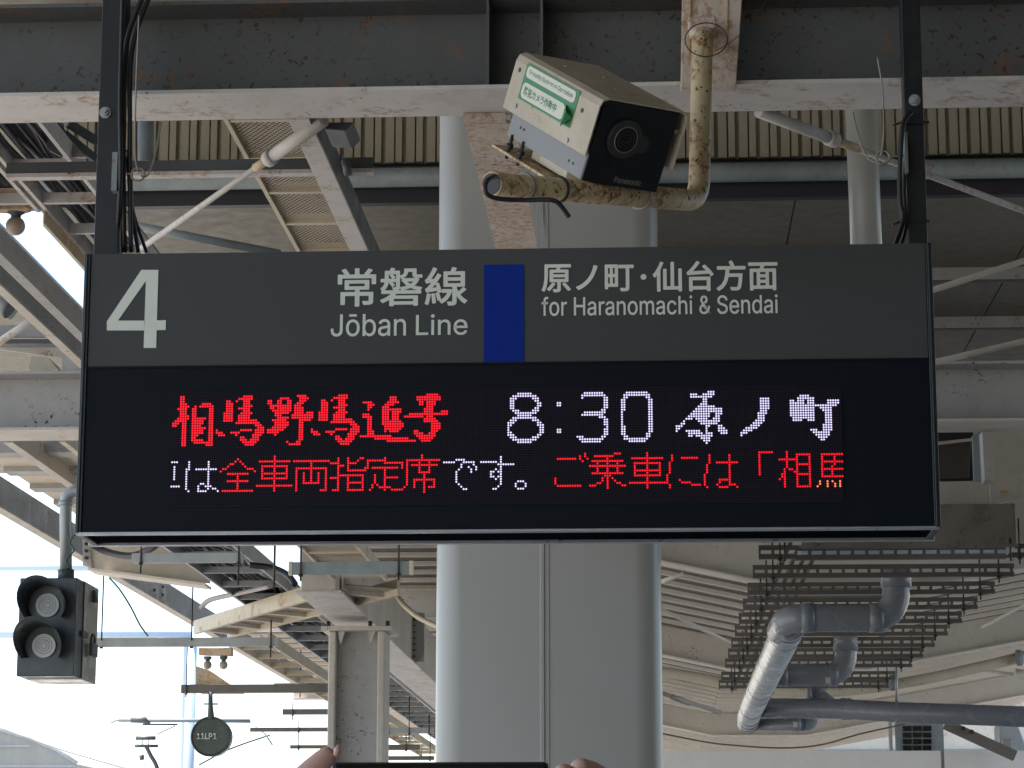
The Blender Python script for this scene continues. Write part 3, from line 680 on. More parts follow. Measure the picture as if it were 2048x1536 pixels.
brace(a, b, .0105, 'rusty white diagonal brace rod dropping towards the numbered post', [('sleeve', L_(-.02), L_(.27), .021, 'steel_white'), ('collar', L_(.25), L_(.28), .027, 'steel_white'), ('rusty_joint', L_(.28), L_(.345), .015, 'orange_rust')])
m = MB().prism([P(x, y, 7.63) for x, y in [(545, 292), (556, 302), (625, 262), (610, 252)]], (0, .01, 0))
a = P(1530, 228, 7.62); b = P(2110, 445, 8.6); L_ = lambda t_: a.lerp(b, t_)
brace(a, b, .0115, 'white diagonal brace rod passing behind the far end post', [('sleeve', L_(-.02), L_(.21), .020, 'steel_white'), ('collar', L_(.2), L_(.225), .026, 'steel_white'), ('rusty_joint', L_(.225), L_(.30), .0145, 'orange_rust')])
brace(P(1860, 582, 12.3), P(2110, 502, 13), .017, 'white brace rod rising away from the sign end in front of soffit', mat='steel_warm', ext=2.5)
brace(P(1860, 727, 12.3), P(2110, 668, 13), .017, 'lower white brace rod just above the long grey H beam', mat='steel_warm', ext=2.5)
brace(P(262, 450, 12), P(560, 508, 12.3), .022, 'dark round rod low on the soffit between post and brace', mat='gutter')
# flood light tucked behind the beam next to the brace
t = Thing('lamp_housing', 'dark lamp housing tucked under the beam beside the rusty brace sleeve', 'lamp', P(675, 262, 7.75))
t.part('body', MB().prism([P(x, y, 7.7) for x, y in [(645, 244), (708, 244), (690, 262), (650, 258)]], (0, .2, 0)), M['dark_grey'], bevel=.004)
t.part('bracket', MB().tube([P(690, 320, 7.8), P(697, 350, 7.8)], .014, 10), M['dark_grey'])
# grey panels and struts at the far upper corner
t = Thing('gusset_plate', 'dark gusset plate beside the grey cable ladder', 'steel plate', P(110, 310, 8.6))
t.part('plate', MB().prism([P(x, y, 8.55) for x, y in [(75, 246), (126, 246), (120, 312), (98, 300)]], (0, .02, 0)), M['dark_grey'])
t.part('plate', MB().prism([P(x, y, 8.6) for x, y in [(127, 262), (172, 314), (124, 314)]], (0, .02, 0)), M['steel_mid'])
for i, (p, q) in enumerate((((136, 246), (206, 290)), ((128, 268), (190, 318)))):
    solo('diagonal_strut', MB().bar(P(*p, 8.6), P(*q, 8.7), .018, .03), M['dark_grey'], ['upper', 'lower'][i]+' dark diagonal strut in front of cladding beside the numbered post', 'strut')
m = MB().tube([P(292, 240, 8.6), P(292, 325, 8.6)], .03, 12)
solo('conduit_pipe', m, M['gutter'], 'short blue-grey conduit dropping beside the numbered post cables', 'pipe')

# ================================================================== cable ladders
def lattice(x0, x1, y0, y1, z, m, pitch=.015, w=.0062):
    n = int(((x1-x0)+(y1-y0))/pitch)+1
    for sgn in (1, -1):
        for k in range(-n, n+1):
            c = k*pitch*1.3
            # line x = x0 + c + sgn*(y-y0)*0.6, clipped
            pts = []
            for yy in (y0, y1): pts.append((x0+c+sgn*(yy-y0)*.6 if sgn > 0 else x1-c-(yy-y0)*.6, yy))
            (xa, ya), (xb, yb) = pts
            if max(xa, xb) < x0 or min(xa, xb) > x1: continue
            def clip(xa, ya, xb, yb):
                if xa < x0: ya += (x0-xa)/(xb-xa)*(yb-ya); xa = x0
                if xa > x1: ya += (x1-xa)/(xb-xa)*(yb-ya); xa = x1
                return xa, ya
            if xa != xb:
                A_ = clip(xa, ya, xb, yb); B_ = clip(xb, yb, xa, ya)
            else: A_, B_ = (xa, ya), (xb, yb)
            if abs(A_[1]-B_[1]) < .004: continue
            zz = z+(.0012 if sgn > 0 else 0)
            m.add([(A_[0]-w/2, A_[1], zz), (A_[0]+w/2, A_[1], zz), (B_[0]+w/2, B_[1], zz), (B_[0]-w/2, B_[1], zz)], [(0, 1, 2, 3)])
def ladder(x0, x1, y0, y1, z, label, rail='steel_mid', rungm='steel_white', rh=.07, sp=.45, first=None, ncab=10, light=.25, sheet=False, group='cable ladders under the canopy', cabgroup=None, cablab='', rw=.03):
    t = Thing('cable_ladder', label, 'cable ladder', ((x0+x1)/2, y0, z), group)
    for xx in (x0, x1-.016):
        t.part('side_rail', MB().box((xx, y0, z), (xx+.016, y1, z+rh)), M[rail])
    y = first if first is not None else y0+.1; sh = None
    while y < y1-.05:
        if sh is None:
            ym = y; sh = t.part('rung', MB().box((x0+.0162, y, z+.004), (x1-.0162, y+rw, z+.016)).box((x0+.0162, y, z+.0162), (x1-.0162, y+.004, z+.045)), M[rungm])
        else:
            o = sh.copy(); COL.objects.link(o); o.parent = t.o; o.location.y = y-ym
        y += sp
    if sheet:
        m = MB(); lattice(x0+.02, x1-.02, y0, y1, z+.018, m); t.part('mesh_sheet', m, M[rungm], kind='stuff')
        t.part('cover_sheet', MB().box((x0+.018, y0, z+.05), (x1-.018, y1, z+.055)), M['cable_dark'])
    for i in range(ncab):
        fx = (i+.5)/ncab; xx = x0+.03+fx*(x1-x0-.06); r = random.choice((.006, .008, .011)) if not sheet else .006
        mt = 'cable_light' if random.random() < light else 'cable_dark'
        pts = []; yy = y0; a = random.uniform(.01, .035); ph = random.uniform(0, 6)
        while yy < y1: pts.append((min(max(xx+a*math.sin(yy*2.1+ph), x0+.03), x1-.03), yy, z+.062+r+random.uniform(-.02, .01))); yy += .22
        cab = solo('cable', MB().tube(curve(pts, 3), r, 6), M[mt], ('pale ' if mt == 'cable_light' else 'black ')+cablab, 'cable', cabgroup)
    if ncab > 3: t.part('tray_back', MB().box((x0+.018, y0, z+.10), (x1-.018, y1, z+.104)), M['cable_dark'])
    return t
h1 = 2.6; z1 = EYE+h1
ladder(-2.34, -2.08, 7.6, 12.45, z1, 'grey cable ladder packed with cables left of the numbered post', rail='steel_white', first=8.71, ncab=8, light=.35, rw=.024,
       cabgroup='cables lying in the grey ladder above the numbered post', cablab='cable lying in the grey ladder left of the numbered post')
ladder(-3.15, -2.36, 7.6, 9.28, z1, 'short grey cable ladder in the upper corner above the rusty lamp bracket', rail='steel_white', first=8.26, ncab=6, light=.3, rw=.024,
       cabgroup='cables in the short corner ladder', cablab='cable in the short corner ladder above the rusty lamp bracket')
ladder(-1.45, -1.19, 7.6, 12.4, z1, 'cream perforated tray between the brace rod and rusty channel beam', rail='cream', rungm='cream', first=8.16, ncab=0, sheet=True, rw=.026)
# plates bounding the open strip of sky
def yplate(rat_x, h, y0, y1, th, ht, mat, label, under=0.0):
    xx = -rat_x*h; t = Thing('edge_beam', label, 'beam', (xx, y0, EYE+h))
    t.part('web', MB().box((xx-th, y0, EYE+h), (xx, y1, EYE+h+ht)), M[mat])
    if under: t.part('flange', MB().box((xx-under, y0, EYE+h-.01), (xx+.012, y1, EYE+h-.0002)), M['steel_warm'])
    return t
t = yplate(.918, 2.55, 9.3, 12.45, .012, .10, 'cream', 'edge plate streaked with orange rust bordering the strip of bright sky')
t.part('rusted_end', MB().box((-.918*2.55-.0005, 9.25, EYE+2.548), (-.918*2.55+.004, 9.95, EYE+2.655)), M['orange_rust'])
t = yplate(1.03, 2.55, 8.8, 12.45, .05, .11, 'steel_mid', 'grey edge beam on the outer side of the strip of bright sky')
t = yplate(1.085, 2.55, 8.8, 12.45, .012, .10, 'steel_mid', 'inner pale flange beam running beside the outer edge beam', under=.035)
# rusty cross plate and its bulb
m = MB().prism([P(x, y, 9.3) for x, y in [(-40, 372), (52, 369), (56, 416), (40, 420), (-40, 418)]], (0, .06, 0))
t = Thing('lamp_bracket', 'rust-brown lamp bracket with one round bulb against bright sky', 'lamp bracket', P(20, 420, 9.3))
t.part('plate', m, M['orange_rust'], bevel=.004)
def bulb(t, px, py, Y, r, neck):
    c = P(px, py, Y); m = MB(); pts = []; rs = []
    for k in range(13):
        a = math.pi*k/12; pts.append(c+Vector((0, 0, -r*math.cos(a)))); rs.append(max(r*math.sin(a), .0008))
    m.tube(pts, rs, 16); t.part('bulb', m, M['bulb'])
    t.part('socket', MB().tube([c+Vector((0, 0, r*.85)), c+Vector((0, 0, r*1.2)), c+Vector((0, 0, r*1.4)), c+Vector((0, 0, neck))], [r*.5, r*.55, r*.9, r*.95], 14), M['dark_grey'])
bulb(t, 31, 452, 9.34, .038, .065)
# things seen beyond the outer edge beam
t = Thing('flood_lamp', 'grey cylindrical lamp under the outer roof beyond the edge beams', 'lamp', P(20, 620, 13.5))
t.part('body', MB().tube([P(-20, 596, 13.5), P(28, 622, 13.5)], .055, 18), M['galv']); t.part('rim', MB().tube([P(16, 614, 13.4), P(22, 618, 13.4)], .062, 18), M['dark_grey'])
brace(P(-10, 690, 12.2), P(106, 612, 12.2), .020, 'pale brace rod crossing below the open strip of sky', mat='steel_white')
t = Thing('roof_girder', 'cream roof girder above the long H beam at the open side', 'beam', P(60, 712, 13.5))
t.part('web', MB().prism([P(x, y, 13.5) for x, y in [(-60, 690), (124, 716), (124, 690), (-60, 690-6)]], (0, .02, 0)), M['steel_warm'])
t.part('flange', MB().prism([P(x, y, 13.2) for x, y in [(-60, 678), (124, 678), (124, 687), (-60, 687)]], (0, .1, 0)), M['dark_grey'])
t.part('flange', MB().prism([P(x, y, 13.25) for x, y in [(-60, 650), (124, 650), (124, 674), (-60, 674)]], (0, .02, 0)), M['steel_mid'])
t = Thing('hanging_light', 'pale angled light box hanging above the H beam at the open side', 'lamp', P(90, 735, 13))
t.part('body', MB().prism([P(x, y, 13) for x, y in [(55, 735), (62, 712), (98, 716), (124, 748), (60, 748)]], (0, .2, 0)), M['cream'], bevel=.004)
t.part('stub_post', MB().prism([P(x, y, 12.52) for x, y in [(124, 690), (160, 690), (160, 742), (124, 742)]], (0, .1, 0)), M['steel_mid'])
structure('outer_soffit', MB().box((-8.2, 14.6, EYE+3.05), (-4.1, 18, EYE+3.1)), M['cream_clad'])

# ================================================================== lower open side: eave beams, steps
def yb(rx, h, y0, y1, w, ht, label, m1='steel_mid', m2='steel_warm'):
    xx = -rx*h; t = Thing('eave_beam', label, 'beam', (xx, y0, EYE+h))
    t.part('web', MB().box((xx-.02, y0, EYE+h+.012), (xx, y1, EYE+h+ht)), M[m1])
    t.part('flange', MB().box((xx-w, y0, EYE+h), (xx+.004, y1, EYE+h+.0115)), M[m2]); return t
t = yb(1.715, 2.42, 14.2, 30.5, .07, .2, 'long grey eave beam running away under open sky at the track side')
for i in range(2):
    for j in range(2):
        c = P(297+i*9, 1184+j*20, 19.5); xx = -1.715*2.42+.002
        t.part('bolt', MB().tube([(xx, 20.6+i*.35, EYE+2.49+j*.07), (xx+.012, 20.6+i*.35, EYE+2.49+j*.07)], .012, 6), M['rod'])
yb(1.44, 2.35, 12.9, 17.5, .05, .12, 'pale inner rafter above the stepped roof edge', 'steel_warm', 'steel_warm')
yb(1.32, 2.35, 12.9, 17.5, .03, .09, 'second pale rafter near the sign edge above the stepped roof', 'cream', 'cream')
sj = None
for i in range(6):
    Y = 13.6+i*.62; z0 = EYE+2.42; nm = ['nearest', 'second', 'third', 'fourth', 'fifth', 'farthest'][i]
    t = Thing('roof_joist', nm+' joist stepping along the roof edge beside the sign', 'joist', (-3.5, Y, z0), 'roof joists stepping along the open side')
    t.part('joist_body', MB().box((-1.56*2.42, Y, z0), (-2.9, Y+.16, z0+.075)), M['steel_mid']); 
    t.part('sheet', MB().box((-1.56*2.42, Y+.16, z0+.03), (-2.9, Y+.62, z0+.035)), M['cream'])
# cream frame beam behind the sign's bottom corner
t = Thing('frame_beam', 'sloping cream frame beam under the bottom corner of the sign', 'beam', P(280, 1140, 16.5))
t.part('web', MB().prism([P(x, y, 16.5) for x, y in [(165, 1040), (420, 1080), (420, 1167), (184, 1137), (165, 1130)]], (0, .015, 0)), M['steel_warm'])
t.part('flange', MB().prism([P(x, y, 16.38) for x, y in [(176, 1135), (410, 1166), (410, 1171), (176, 1140)]], (0, .25, 0)), M['deck_rib'])
t.part('splice_plate', MB().prism([P(x, y, 16.48) for x, y in [(165, 1085), (180, 1088), (184, 1137), (166, 1120)]], (0, .015, 0)), M['steel_mid'])
for i in range(3): t.part('bolt', MB().disc(P(173, 1088+i*14, 16.47), (0, -1, 0), .012, .015, 6), M['rod'])

# ================================================================== signal with two lamps
YG = 9.6
t = Thing('railway_signal', 'grey two-lamp signal box with hooded round lenses and padlock', 'signal', P(95, 1352, YG))
a = P(40, 1156, YG); b = P(148, 1352, YG); dz = .38
t.part('front_housing', MB().box((a.x, YG, b.z), (b.x, YG+.12, a.z)), M['signalbox'], bevel=.004)
t.part('rear_housing', MB().box((a.x+.004, YG+.1205, b.z-.002), (b.x+.001, YG+dz, a.z+.002)), M['stainless'], bevel=.004)
t.part('door_seam', MB().box((b.x, YG+.112, b.z+.002), (b.x+.004, YG+.121, a.z-.002)), M['dark_grey'])
t.part('hook_cover', MB().prism([P(x, y, YG+.26)+Vector((b.x+.004-P(172, 1190, YG+.26).x, 0, 0)) for x, y in [(168, 1204), (172, 1180), (176, 1180), (180, 1204)]], (0, .03, 0)), M['dark_grey'])
for cx_, cy_ in ((96, 1211), (89, 1292)):
    c = P(cx_, cy_, YG); R_ = .05
    t.part('lens', MB().disc(c+Vector((0, .0, 0)), (0, -1, 0), .046, .012, 28), M['signal_lens'])
    lr = MB()
    for q_ in (.012, .022, .032): lr.tube([c+Vector((math.cos(k*math.pi/12)*q_, -.0125, math.sin(k*math.pi/12)*q_)) for k in range(25)], .0012, 5, cap=False)
    t.part('lens_rings', lr, M['galv'])
    vs = []; fs = []; nn = 22
    for k in range(nn+1):
        an = math.radians(-40+260*k/nn); up = .5+.5*math.sin(an)
        for rr_, yy in ((R_*1.45, -.0), (R_*1.78, -(.03+.16*up))): vs.append(c+Vector((math.cos(an)*rr_-.004, yy, math.sin(an)*rr_+.004)))
    for k in range(nn): fs.append((2*k, 2*k+1, 2*k+3, 2*k+2))
    o = t.part('lamp_hood', MB().add(vs, fs, True), M['signalbox'])
    sm = o.modifiers.new('thick', 'SOLIDIFY'); sm.thickness = .003
c = Vector((b.x+.012, YG+.2, P(160, 1262, YG).z))
t.part('hasp', MB().box((b.x+.001, YG+.08, c.z-.012), (b.x+.012, YG+.17, c.z+.012)), M['dark_grey'], bevel=.003)
pk = P(182, 1285, YG+.3); X_ = b.x+.02
t.part('padlock', MB().box((X_-.004, YG+.17, P(0, 1303, YG).z), (X_+.01, YG+.27, P(0, 1277, YG).z)).tube([(X_, YG+.19, P(0, 1280, YG).z), (X_, YG+.19, P(0, 1266, YG).z), (X_, YG+.205, P(0, 1259, YG).z), (X_, YG+.235, P(0, 1259, YG).z), (X_, YG+.25, P(0, 1266, YG).z), (X_, YG+.25, P(0, 1280, YG).z)], .005, 8), M['dark_grey'], bevel=.001)
w = elbow([P(132, 1156, YG+.18), P(131, 985, YG+.18), P(175, 978, YG+.18)], .045, 8)
sp = Thing('signal_pipe', 'bluish grey drop pipe with elbow holding the two-lamp signal', 'pipe', P(131, 1156, YG+.18))
sp.part('pipe_tube', MB().tube(w, .0245, 16), M['galv']); sp.part('flange', MB().tube([P(132, 1158, YG+.18), P(132, 1140, YG+.18)], .033, 16), M['dark_grey'])
sp.part('socket', MB().tube([P(131, 1012, YG+.18), P(131, 1002, YG+.18)], .028, 16), M['galv'])
gw = [(150, 1068), (140, 1085), (148, 1100), (132, 1120), (138, 1135), (124, 1140), (130, 1152)]
cable([(x, y, YG+.1) for x, y in gw], .0035, 'tangled green wire wrapped round the signal drop pipe', 'greenwire', 'wire', 'wire')

# ================================================================== hangers, ladders, trays below the sign
def hanger(px0, px1, py0, py1, Y, rods, label, mat='galv', caps=False, top=900):
    a = P(px0, py0, Y); b = P(px1, py1, Y); t = Thing('strut_hanger', label, 'support strut', ((a.x+b.x)/2, Y, b.z), 'horizontal struts hung on threaded rods')
    t.part('strut', MB().box((a.x, Y, b.z), (b.x, Y+.041, a.z)), M[mat], bevel=.002)
    if caps:
        for x0_, x1_ in ((a.x-.022, a.x-.0005), (b.x+.0005, b.x+.022)): t.part('end_cap', MB().box((x0_, Y-.002, b.z-.004), (x1_, Y+.045, a.z+.004)), M['cream'], bevel=.003)
    for i, r in enumerate(rods):
        px, y0, y1 = r; p0 = P(px, y0, Y-.012); p1 = P(px, y1, Y-.012); p0.x = p1.x
        rd_ = t.part('threaded_rod', MB().tube([p0, p1], .0055, 8), M['rod'])
        t.part('nut', MB().disc(Vector((p0.x, Y-.012, b.z-.014)), (0, 0, 1), .014, .012, 6), M['rod'], parent=rd_)
    return t
hanger(264, 486, 1106, 1124, 13.8, [(281, 1040, 1147), (476, 1040, 1170)], 'grey strut carrying cables just under the sign edge')
hanger(585, 818, 1124, 1147, 13.2, [(601, 1040, 1162), (797, 1040, 1160)], 'dark strut with cream end caps under the cream tray', 'gutter', True)
hanger(188, 556, 1276, 1292, 17.6, [(203, 1040, 1281), (383, 1150, 1281), (541, 1240, 1315)], 'long grey strut running from the signal to the cable tray')
hanger(362, 660, 1369, 1385, 21.0, [(372, 1293, 1395)], 'strut across open sky that carries the round numbered disc', 'strut')
hanger(548, 660, 1366, 1381, 24.0, [(600, 1300, 1395)], 'pale strut running into the H column below the eave')
hanger(565, 655, 1418, 1429, 26, [(585, 1400, 1440)], 'small strut sticking out left of the H column near the eave end', 'strut')
hanger(500, 655, 1455, 1463, 30, [(597, 1440, 1480)], 'thin strut against white sky beside the H column', 'strut')
hanger(580, 655, 1490, 1497, 31, [(597, 1480, 1502)], 'lowest thin strut just above the fingertip', 'strut')
hanger(770, 868, 1455, 1467, 26, [(777, 1352, 1470), (818, 1390, 1485)], 'grey strut between H column and big column', 'galv')
hanger(770, 840, 1489, 1500, 28, [(812, 1467, 1500)], 'short dark strut near the foot of the gap between columns', 'strut', True)
hanger(770, 868, 1512, 1520, 30, [(860, 1467, 1515)], 'lowest strut between the two columns above the phone', 'strut')
# rods seen alone
for px, y0, y1, Y, lb in ((548, 1040, 1178, 13.6, 'thin dark threaded rod hanging down to the cream tray'), (858, 1430, 1470, 26, 'short threaded rod next to the big column edge')):
    p0 = P(px, y0, Y); p1 = P(px, y1, Y); p0.x = p1.x; solo('threaded_rod', MB().tube([p0, p1], .0065, 8), M['rod'], lb, 'rod')
# grey ladder running away
ladder(-2.87, -2.44, 14.0, 36, EYE+2.0, 'grey ladder of black cables running far away past the H column', rail='galv', rungm='galv', rh=.10, sp=.72, first=14.25, ncab=7, light=.2,
       cabgroup='cables in the long grey ladder', cablab='cable in the long grey ladder behind the H column')
ladder(-3.32, -3.0, 19.5, 36, EYE+1.93, 'smaller cream ladder beside the long grey ladder', rail='cream', rungm='cream', rh=.09, sp=.8, first=20, ncab=2, light=.5,
       cabgroup='cables in the cream ladder', cablab='cable in the small cream ladder near the H column')
ladder(-2.0, -1.66, 13.4, 15.55, EYE+1.93, 'short cream tray segment with mesh floor under the middle of the sign', rail='cream', rungm='cream', rh=.07, sp=.5, first=13.75, ncab=0, sheet=True, rw=.04)
# slanted cream tray
A, B, Cc, D = PH(388, 1268, 1.9), PH(684, 1180, 1.9), PH(455, 1276, 1.9), PH(796, 1189, 1.9)
t = Thing('cable_tray', 'wide slanting cream cable tray with deep side rail under the sign', 'cable tray', (A+D)/2)
d = (B-A).normalized()
for p, q, hh, nm in ((A, B, .10, 'side_rail'), (Cc, D, .10, 'side_rail')):
    m = MB().obox(p, q, -.012, .004, 0, hh)
    m.obox(p, q, -.03, -.0122, 0, .012); m.obox(p, q, -.02, -.0122, .03, .036); m.obox(p, q, -.03, -.0122, .088, hh)
    t.part(nm, m, M['cream'])
for p in (A.lerp(B, .035), A.lerp(B, .93)):
    for k in (0, .05):
        q = p+d*k+Vector((0, 0, .055)); t.part('oval_hole', MB().obox(q, q+d*.032, -.015, .0165-.03, -.01, .012), M['rod'])
for i in range(7):
    f = (i+.45)/7; p = A.lerp(B, f); q = Cc.lerp(D, f)
    t.part('rung', MB().obox(p+Vector((0, 0, .005)), q+Vector((0, 0, .005)), -.03, .03, 0, .03), M['cream'] if i % 1 else M['steel_warm'])
m = MB().add([A+Vector((0, 0, .04)), B+Vector((0, 0, .04)), D+Vector((0, 0, .04)), Cc+Vector((0, 0, .04))], [(0, 1, 2, 3)])
t.part('tray_floor', m, M['deck'])
m = MB()
for i in range(90):
    f = i/90; m.obox(A.lerp(B, f)+Vector((0, 0, .036)), Cc.lerp(D, f)+Vector((0, 0, .036)), -.005, .005, 0, .003)
t.part('floor_slot_bars', m, M['cream'], kind='stuff')
solo('cable', MB().tube(curve([P(402, 1215, 17.3), P(420, 1200, 17.2), P(470, 1188, 16.9), P(540, 1172, 16.3)]), .018, 8), M['cable_light'], 'pale blue-grey hose lying on top of the slanting cream tray', 'hose')
solo('conduit_hose', MB().tube(curve([P(185, 1090, 15), P(215, 1104, 15), P(262, 1112, 14.8), P(300, 1098, 14.6), P(330, 1075, 14.5)]), .022, 10), M['cable_dark'], 'thick black conduit sagging below the bottom corner of the sign', 'conduit')
solo('conduit_hose', MB().tube(curve([P(500, 1130, 15), P(545, 1136, 15), P(575, 1150, 14.9), P(590, 1168, 14.8)]), .02, 10), M['cable_dark'], 'ribbed black conduit curling behind the dark capped strut', 'conduit')

# H column with cap, and box beam over it
YH = 17.0
x0, x1 = P(656, 1350, YH).x, P(769, 1350, YH).x; ztp = P(710, 1262, YH).z
t = Thing('h_column', 'weathered H-section column with cap plate left of the massive column', 'column', ((x0+x1)/2, YH+.17, 0))
t.part('flange', MB().box((x0, YH, 0), (x0+.05, YH+.34, ztp)), M['steel_warm'], bevel=.01)
t.part('flange', MB().box((x1-.05, YH, 0), (x1, YH+.34, ztp)), M['steel_warm'], bevel=.01)
t.part('web', MB().box((x0+.0502, YH+.10, 0), (x1-.0502, YH+.12, ztp)), M['steel_mid'])
t.part('cap_plate', MB().box((P(644, 1255, YH).x, YH-.05, ztp+.0005), (P(786, 1255, YH).x, YH+.4, ztp+.03)), M['steel_warm'], bevel=.004)
for x_ in (x0+.06, x1-.12): t.part('gusset', MB().prism([(x_, YH+.02, ztp), (x_+.05, YH+.02, ztp), (x_+.02, YH+.02, ztp-.09)], (0, .02, 0)), M['steel_warm'])
for x_ in (x0-.0, x1-.1, x1+.02): t.part('bolt', MB().disc((x_, YH-.02, ztp+.03), (0, 0, 1), .014, .035, 8), M['rod'])
bz = EYE+1.84; bx0, bx1 = -2.21, -1.985
t = Thing('box_beam', 'deep pale box beam resting over the H column and running away', 'beam', (bx0, YH, bz))
t.part('box_section', MB().box((bx0, 15.6, bz+.04), (bx1, 27, bz+.47)), M['steel_warm'], bevel=.01)
t.part('bottom_plate', MB().box((bx0-.03, 15.6, bz+.026), (bx1+.03, 27, bz+.039)), M['steel_white'])
t.part('diaphragm_plate', MB().box((bx1+.0005, 20.6, bz+.041), (bx1+.10, 20.63, bz+.45)), M['steel_mid'])
for k in range(7): t.part('rivet', MB().disc((bx1+.02, 20.6, bz+.09+k*.05), (0, -1, 0), .009, .008, 6), M['rod'])
solo('conduit_pipe', MB().tube(curve([P(793, 1190, 16.5), P(810, 1212, 16.4), P(840, 1236, 16.2), P(880, 1255, 16)]), .018, 10), M['cream'], 'cream conduit curving down from the tray to the massive column', 'pipe')

# ================================================================== butterfly canopy beyond
XSN = [(-2.9, 2.62), (-1.6, 2.62), (.80, 2.11), (2.05, 2.11), (6.2, 2.86)]
XS = [(-4.9, 2.62), (-1.6, 2.62), (.80, 2.11), (2.05, 2.11), (6.2, 2.86)]
def gull(t, Y, name, dz0, dz1, y0, y1, mat, nm='wing'):
    for (xa, ha), (xb, hb_) in zip((XS if Y > 28 else XSN)[:-1], (XS if Y > 28 else XSN)[1:]):
        t.part(nm, MB().prism([(xa, Y+y0, EYE+ha+dz0), (xb, Y+y0, EYE+hb_+dz0), (xb, Y+y0, EYE+hb_+dz1), (xa, Y+y0, EYE+ha+dz1)], (0, y1-y0, 0)), M[mat])
for i, (Y, lb) in enumerate(((17.2, 'nearest bent cream roof beam of the far canopy behind the pipes'), (24, 'second bent cream roof beam of the far canopy'), (34, 'farthest bent cream roof beam above the pale wall'))):
    t = Thing('canopy_beam', lb, 'beam', (1.4, Y, EYE+2.1), 'bent roof beams of the far canopy')
    gull(t, Y, '', 0, .28, .09, .105, 'canopy_paint', 'web'); gull(t, Y, '', -.014, 0, -.02, .2, 'deck_rib', 'flange')
dk = Thing('canopy_roof', 'ribbed metal roof deck of the far canopy with shallow V shape', 'roof', (1.4, 17.4, EYE+2.4))
for (xa, ha), (xb, hb_), ya_, yb_ in [(XSN[0], XSN[1], 13.4, 28), (XS[0], XS[1], 28.1, 46)]+[(XS[i], XS[i+1], 17.5 if XS[i][0] > 0 else 15.5, 46) for i in (1, 2, 3)]:
    first = None; y = ya_
    y0_ = y
    while y < yb_:
        if first is None:
            m = MB().prism([(xa, y, EYE+ha+.34), (xb-.003, y, EYE+hb_+.34), (xb-.003, y, EYE+hb_+.37), (xa, y, EYE+ha+.37)], (0, .59, 0))
            first = link('roof_sheet', m, M['deck'], dk.loc, dk.o)
            m = MB().prism([(xa, y, EYE+ha+.30), (xb-.003, y, EYE+hb_+.30), (xb-.003, y, EYE+hb_+.339), (xa, y, EYE+ha+.339)], (0, .055, 0))
            frib = link('rib', m, M['deck_rib'], dk.loc, dk.o)
        else:
            for src in (first, frib):
                o = src.copy(); COL.objects.link(o); o.parent = dk.o; o.location.y = y-ya_
        y += .6
# small braces in the far canopy
brace(P(1318, 1216, 18.5), P(1475, 1293, 20), .016, 'white brace rod slanting under the ribbed far roof beside the big column', mat='deck_rib')
brace(P(1318, 1165, 17.6), P(1365, 1148, 17.5), .016, 'short pale brace stub high beside the big column', mat='deck_rib')
brace(P(1318, 1384, 25), P(1440, 1425, 27), .02, 'brace rod with turnbuckle low beside the big column', [('turnbuckle', P(1345, 1394, 25.3), P(1378, 1406, 25.8), .03, 'zip')], mat='zip')
brace(P(1965, 1255, 19), P(2110, 1178, 18), .014, 'thin brace rod under the ribbed roof beyond the strut ends', mat='deck_rib', ext=1)
brace(P(1960, 1340, 24), P(2060, 1352, 24), .016, 'white rod with end fitting beside the cream pipe', [('end_fitting', P(2030, 1346, 23.9), P(2062, 1352, 23.9), .045, 'deck_rib')], mat='deck_rib')
# cream service pipe following the canopy
w = curve([P(x, y, 23.2) for x, y in [(1300, 1340), (1400, 1356), (1480, 1372), (1560, 1382), (1650, 1384), (1740, 1376), (1850, 1358), (1960, 1334), (2100, 1300)]], 6)
t = Thing('service_pipe', 'long cream pipe bending along the far canopy behind the grey pipes', 'pipe', P(1650, 1384, 23.2)); t.part('pipe_tube', MB().tube(w, .05, 12), M['cream'])
for x, y in ((1785, 1366), (2038, 1316), (1467, 1366)): t.part('pipe_clip', MB().tube([P(x-5, y, 23.1), P(x+5, y-1, 23.1)], .075, 10), M['gutter'])
# pale wall + fascia at bottom
zf = P(1600, 1502, 30).z
t = Thing('station_building', 'pale flat-fronted station building wall along the bottom with a seam', 'building', (2.5, 30, 0))
xw = P(1885, 1510, 30).x
t.part('wall_panel', MB().box((cx1-.6, 30, 0), (xw-.02, 30.3, zf)), M['pale_wall']); t.part('wall_panel', MB().box((xw+.02, 30, 0), (8.5, 30.3, zf)), M['pale_wall'])
t.part('joint', MB().box((xw-.0195, 30.02, 0), (xw+.0195, 30.3, zf-.005)), M['zip'])
a = P(1800, 1447, 31); b = P(1880, 1503, 31)
w_ = Thing('grid_window', 'dark gridded window above the pale wall under the long pipe', 'window', P(1840, 1503, 31))
wf_ = w_.part('frame', MB().box((a.x-.06, 31, b.z), (b.x+.05, 31.05, a.z+.02)), M['gutter'])
for i in range(3):
    for j in range(4):
        p = P(1806+i*20, 1452+j*13, 30.98); q = P(1823+i*20, 1462+j*13, 30.98)
        w_.part('pane', MB().box((p.x, 30.98, q.z), (q.x, 30.999, p.z)), M['lens'], parent=wf_)
w_.part('jamb', MB().box((a.x-.14, 30.95, b.z), (a.x-.1, 31.05, a.z+.02)), M['galv'])
t = Thing('steel_brace', 'brown bolted steel brace rising over the pale wall at the edge', 'brace', P(1960, 1500, 29.8))
t.part('bar', MB().bar(P(1890, 1448, 29.6), P(2030, 1512, 29.6), .1, .12), M['strut'])
for x, y in ((1926, 1457), (1943, 1464)): t.part('bolt', MB().disc(P(x, y, 29.5), (0, -1, 0), .028, .03, 8), M['rod'])
t = Thing('equipment_box', 'pale equipment housing beyond the brown brace above the pale wall', 'equipment', P(2010, 1500, 32))
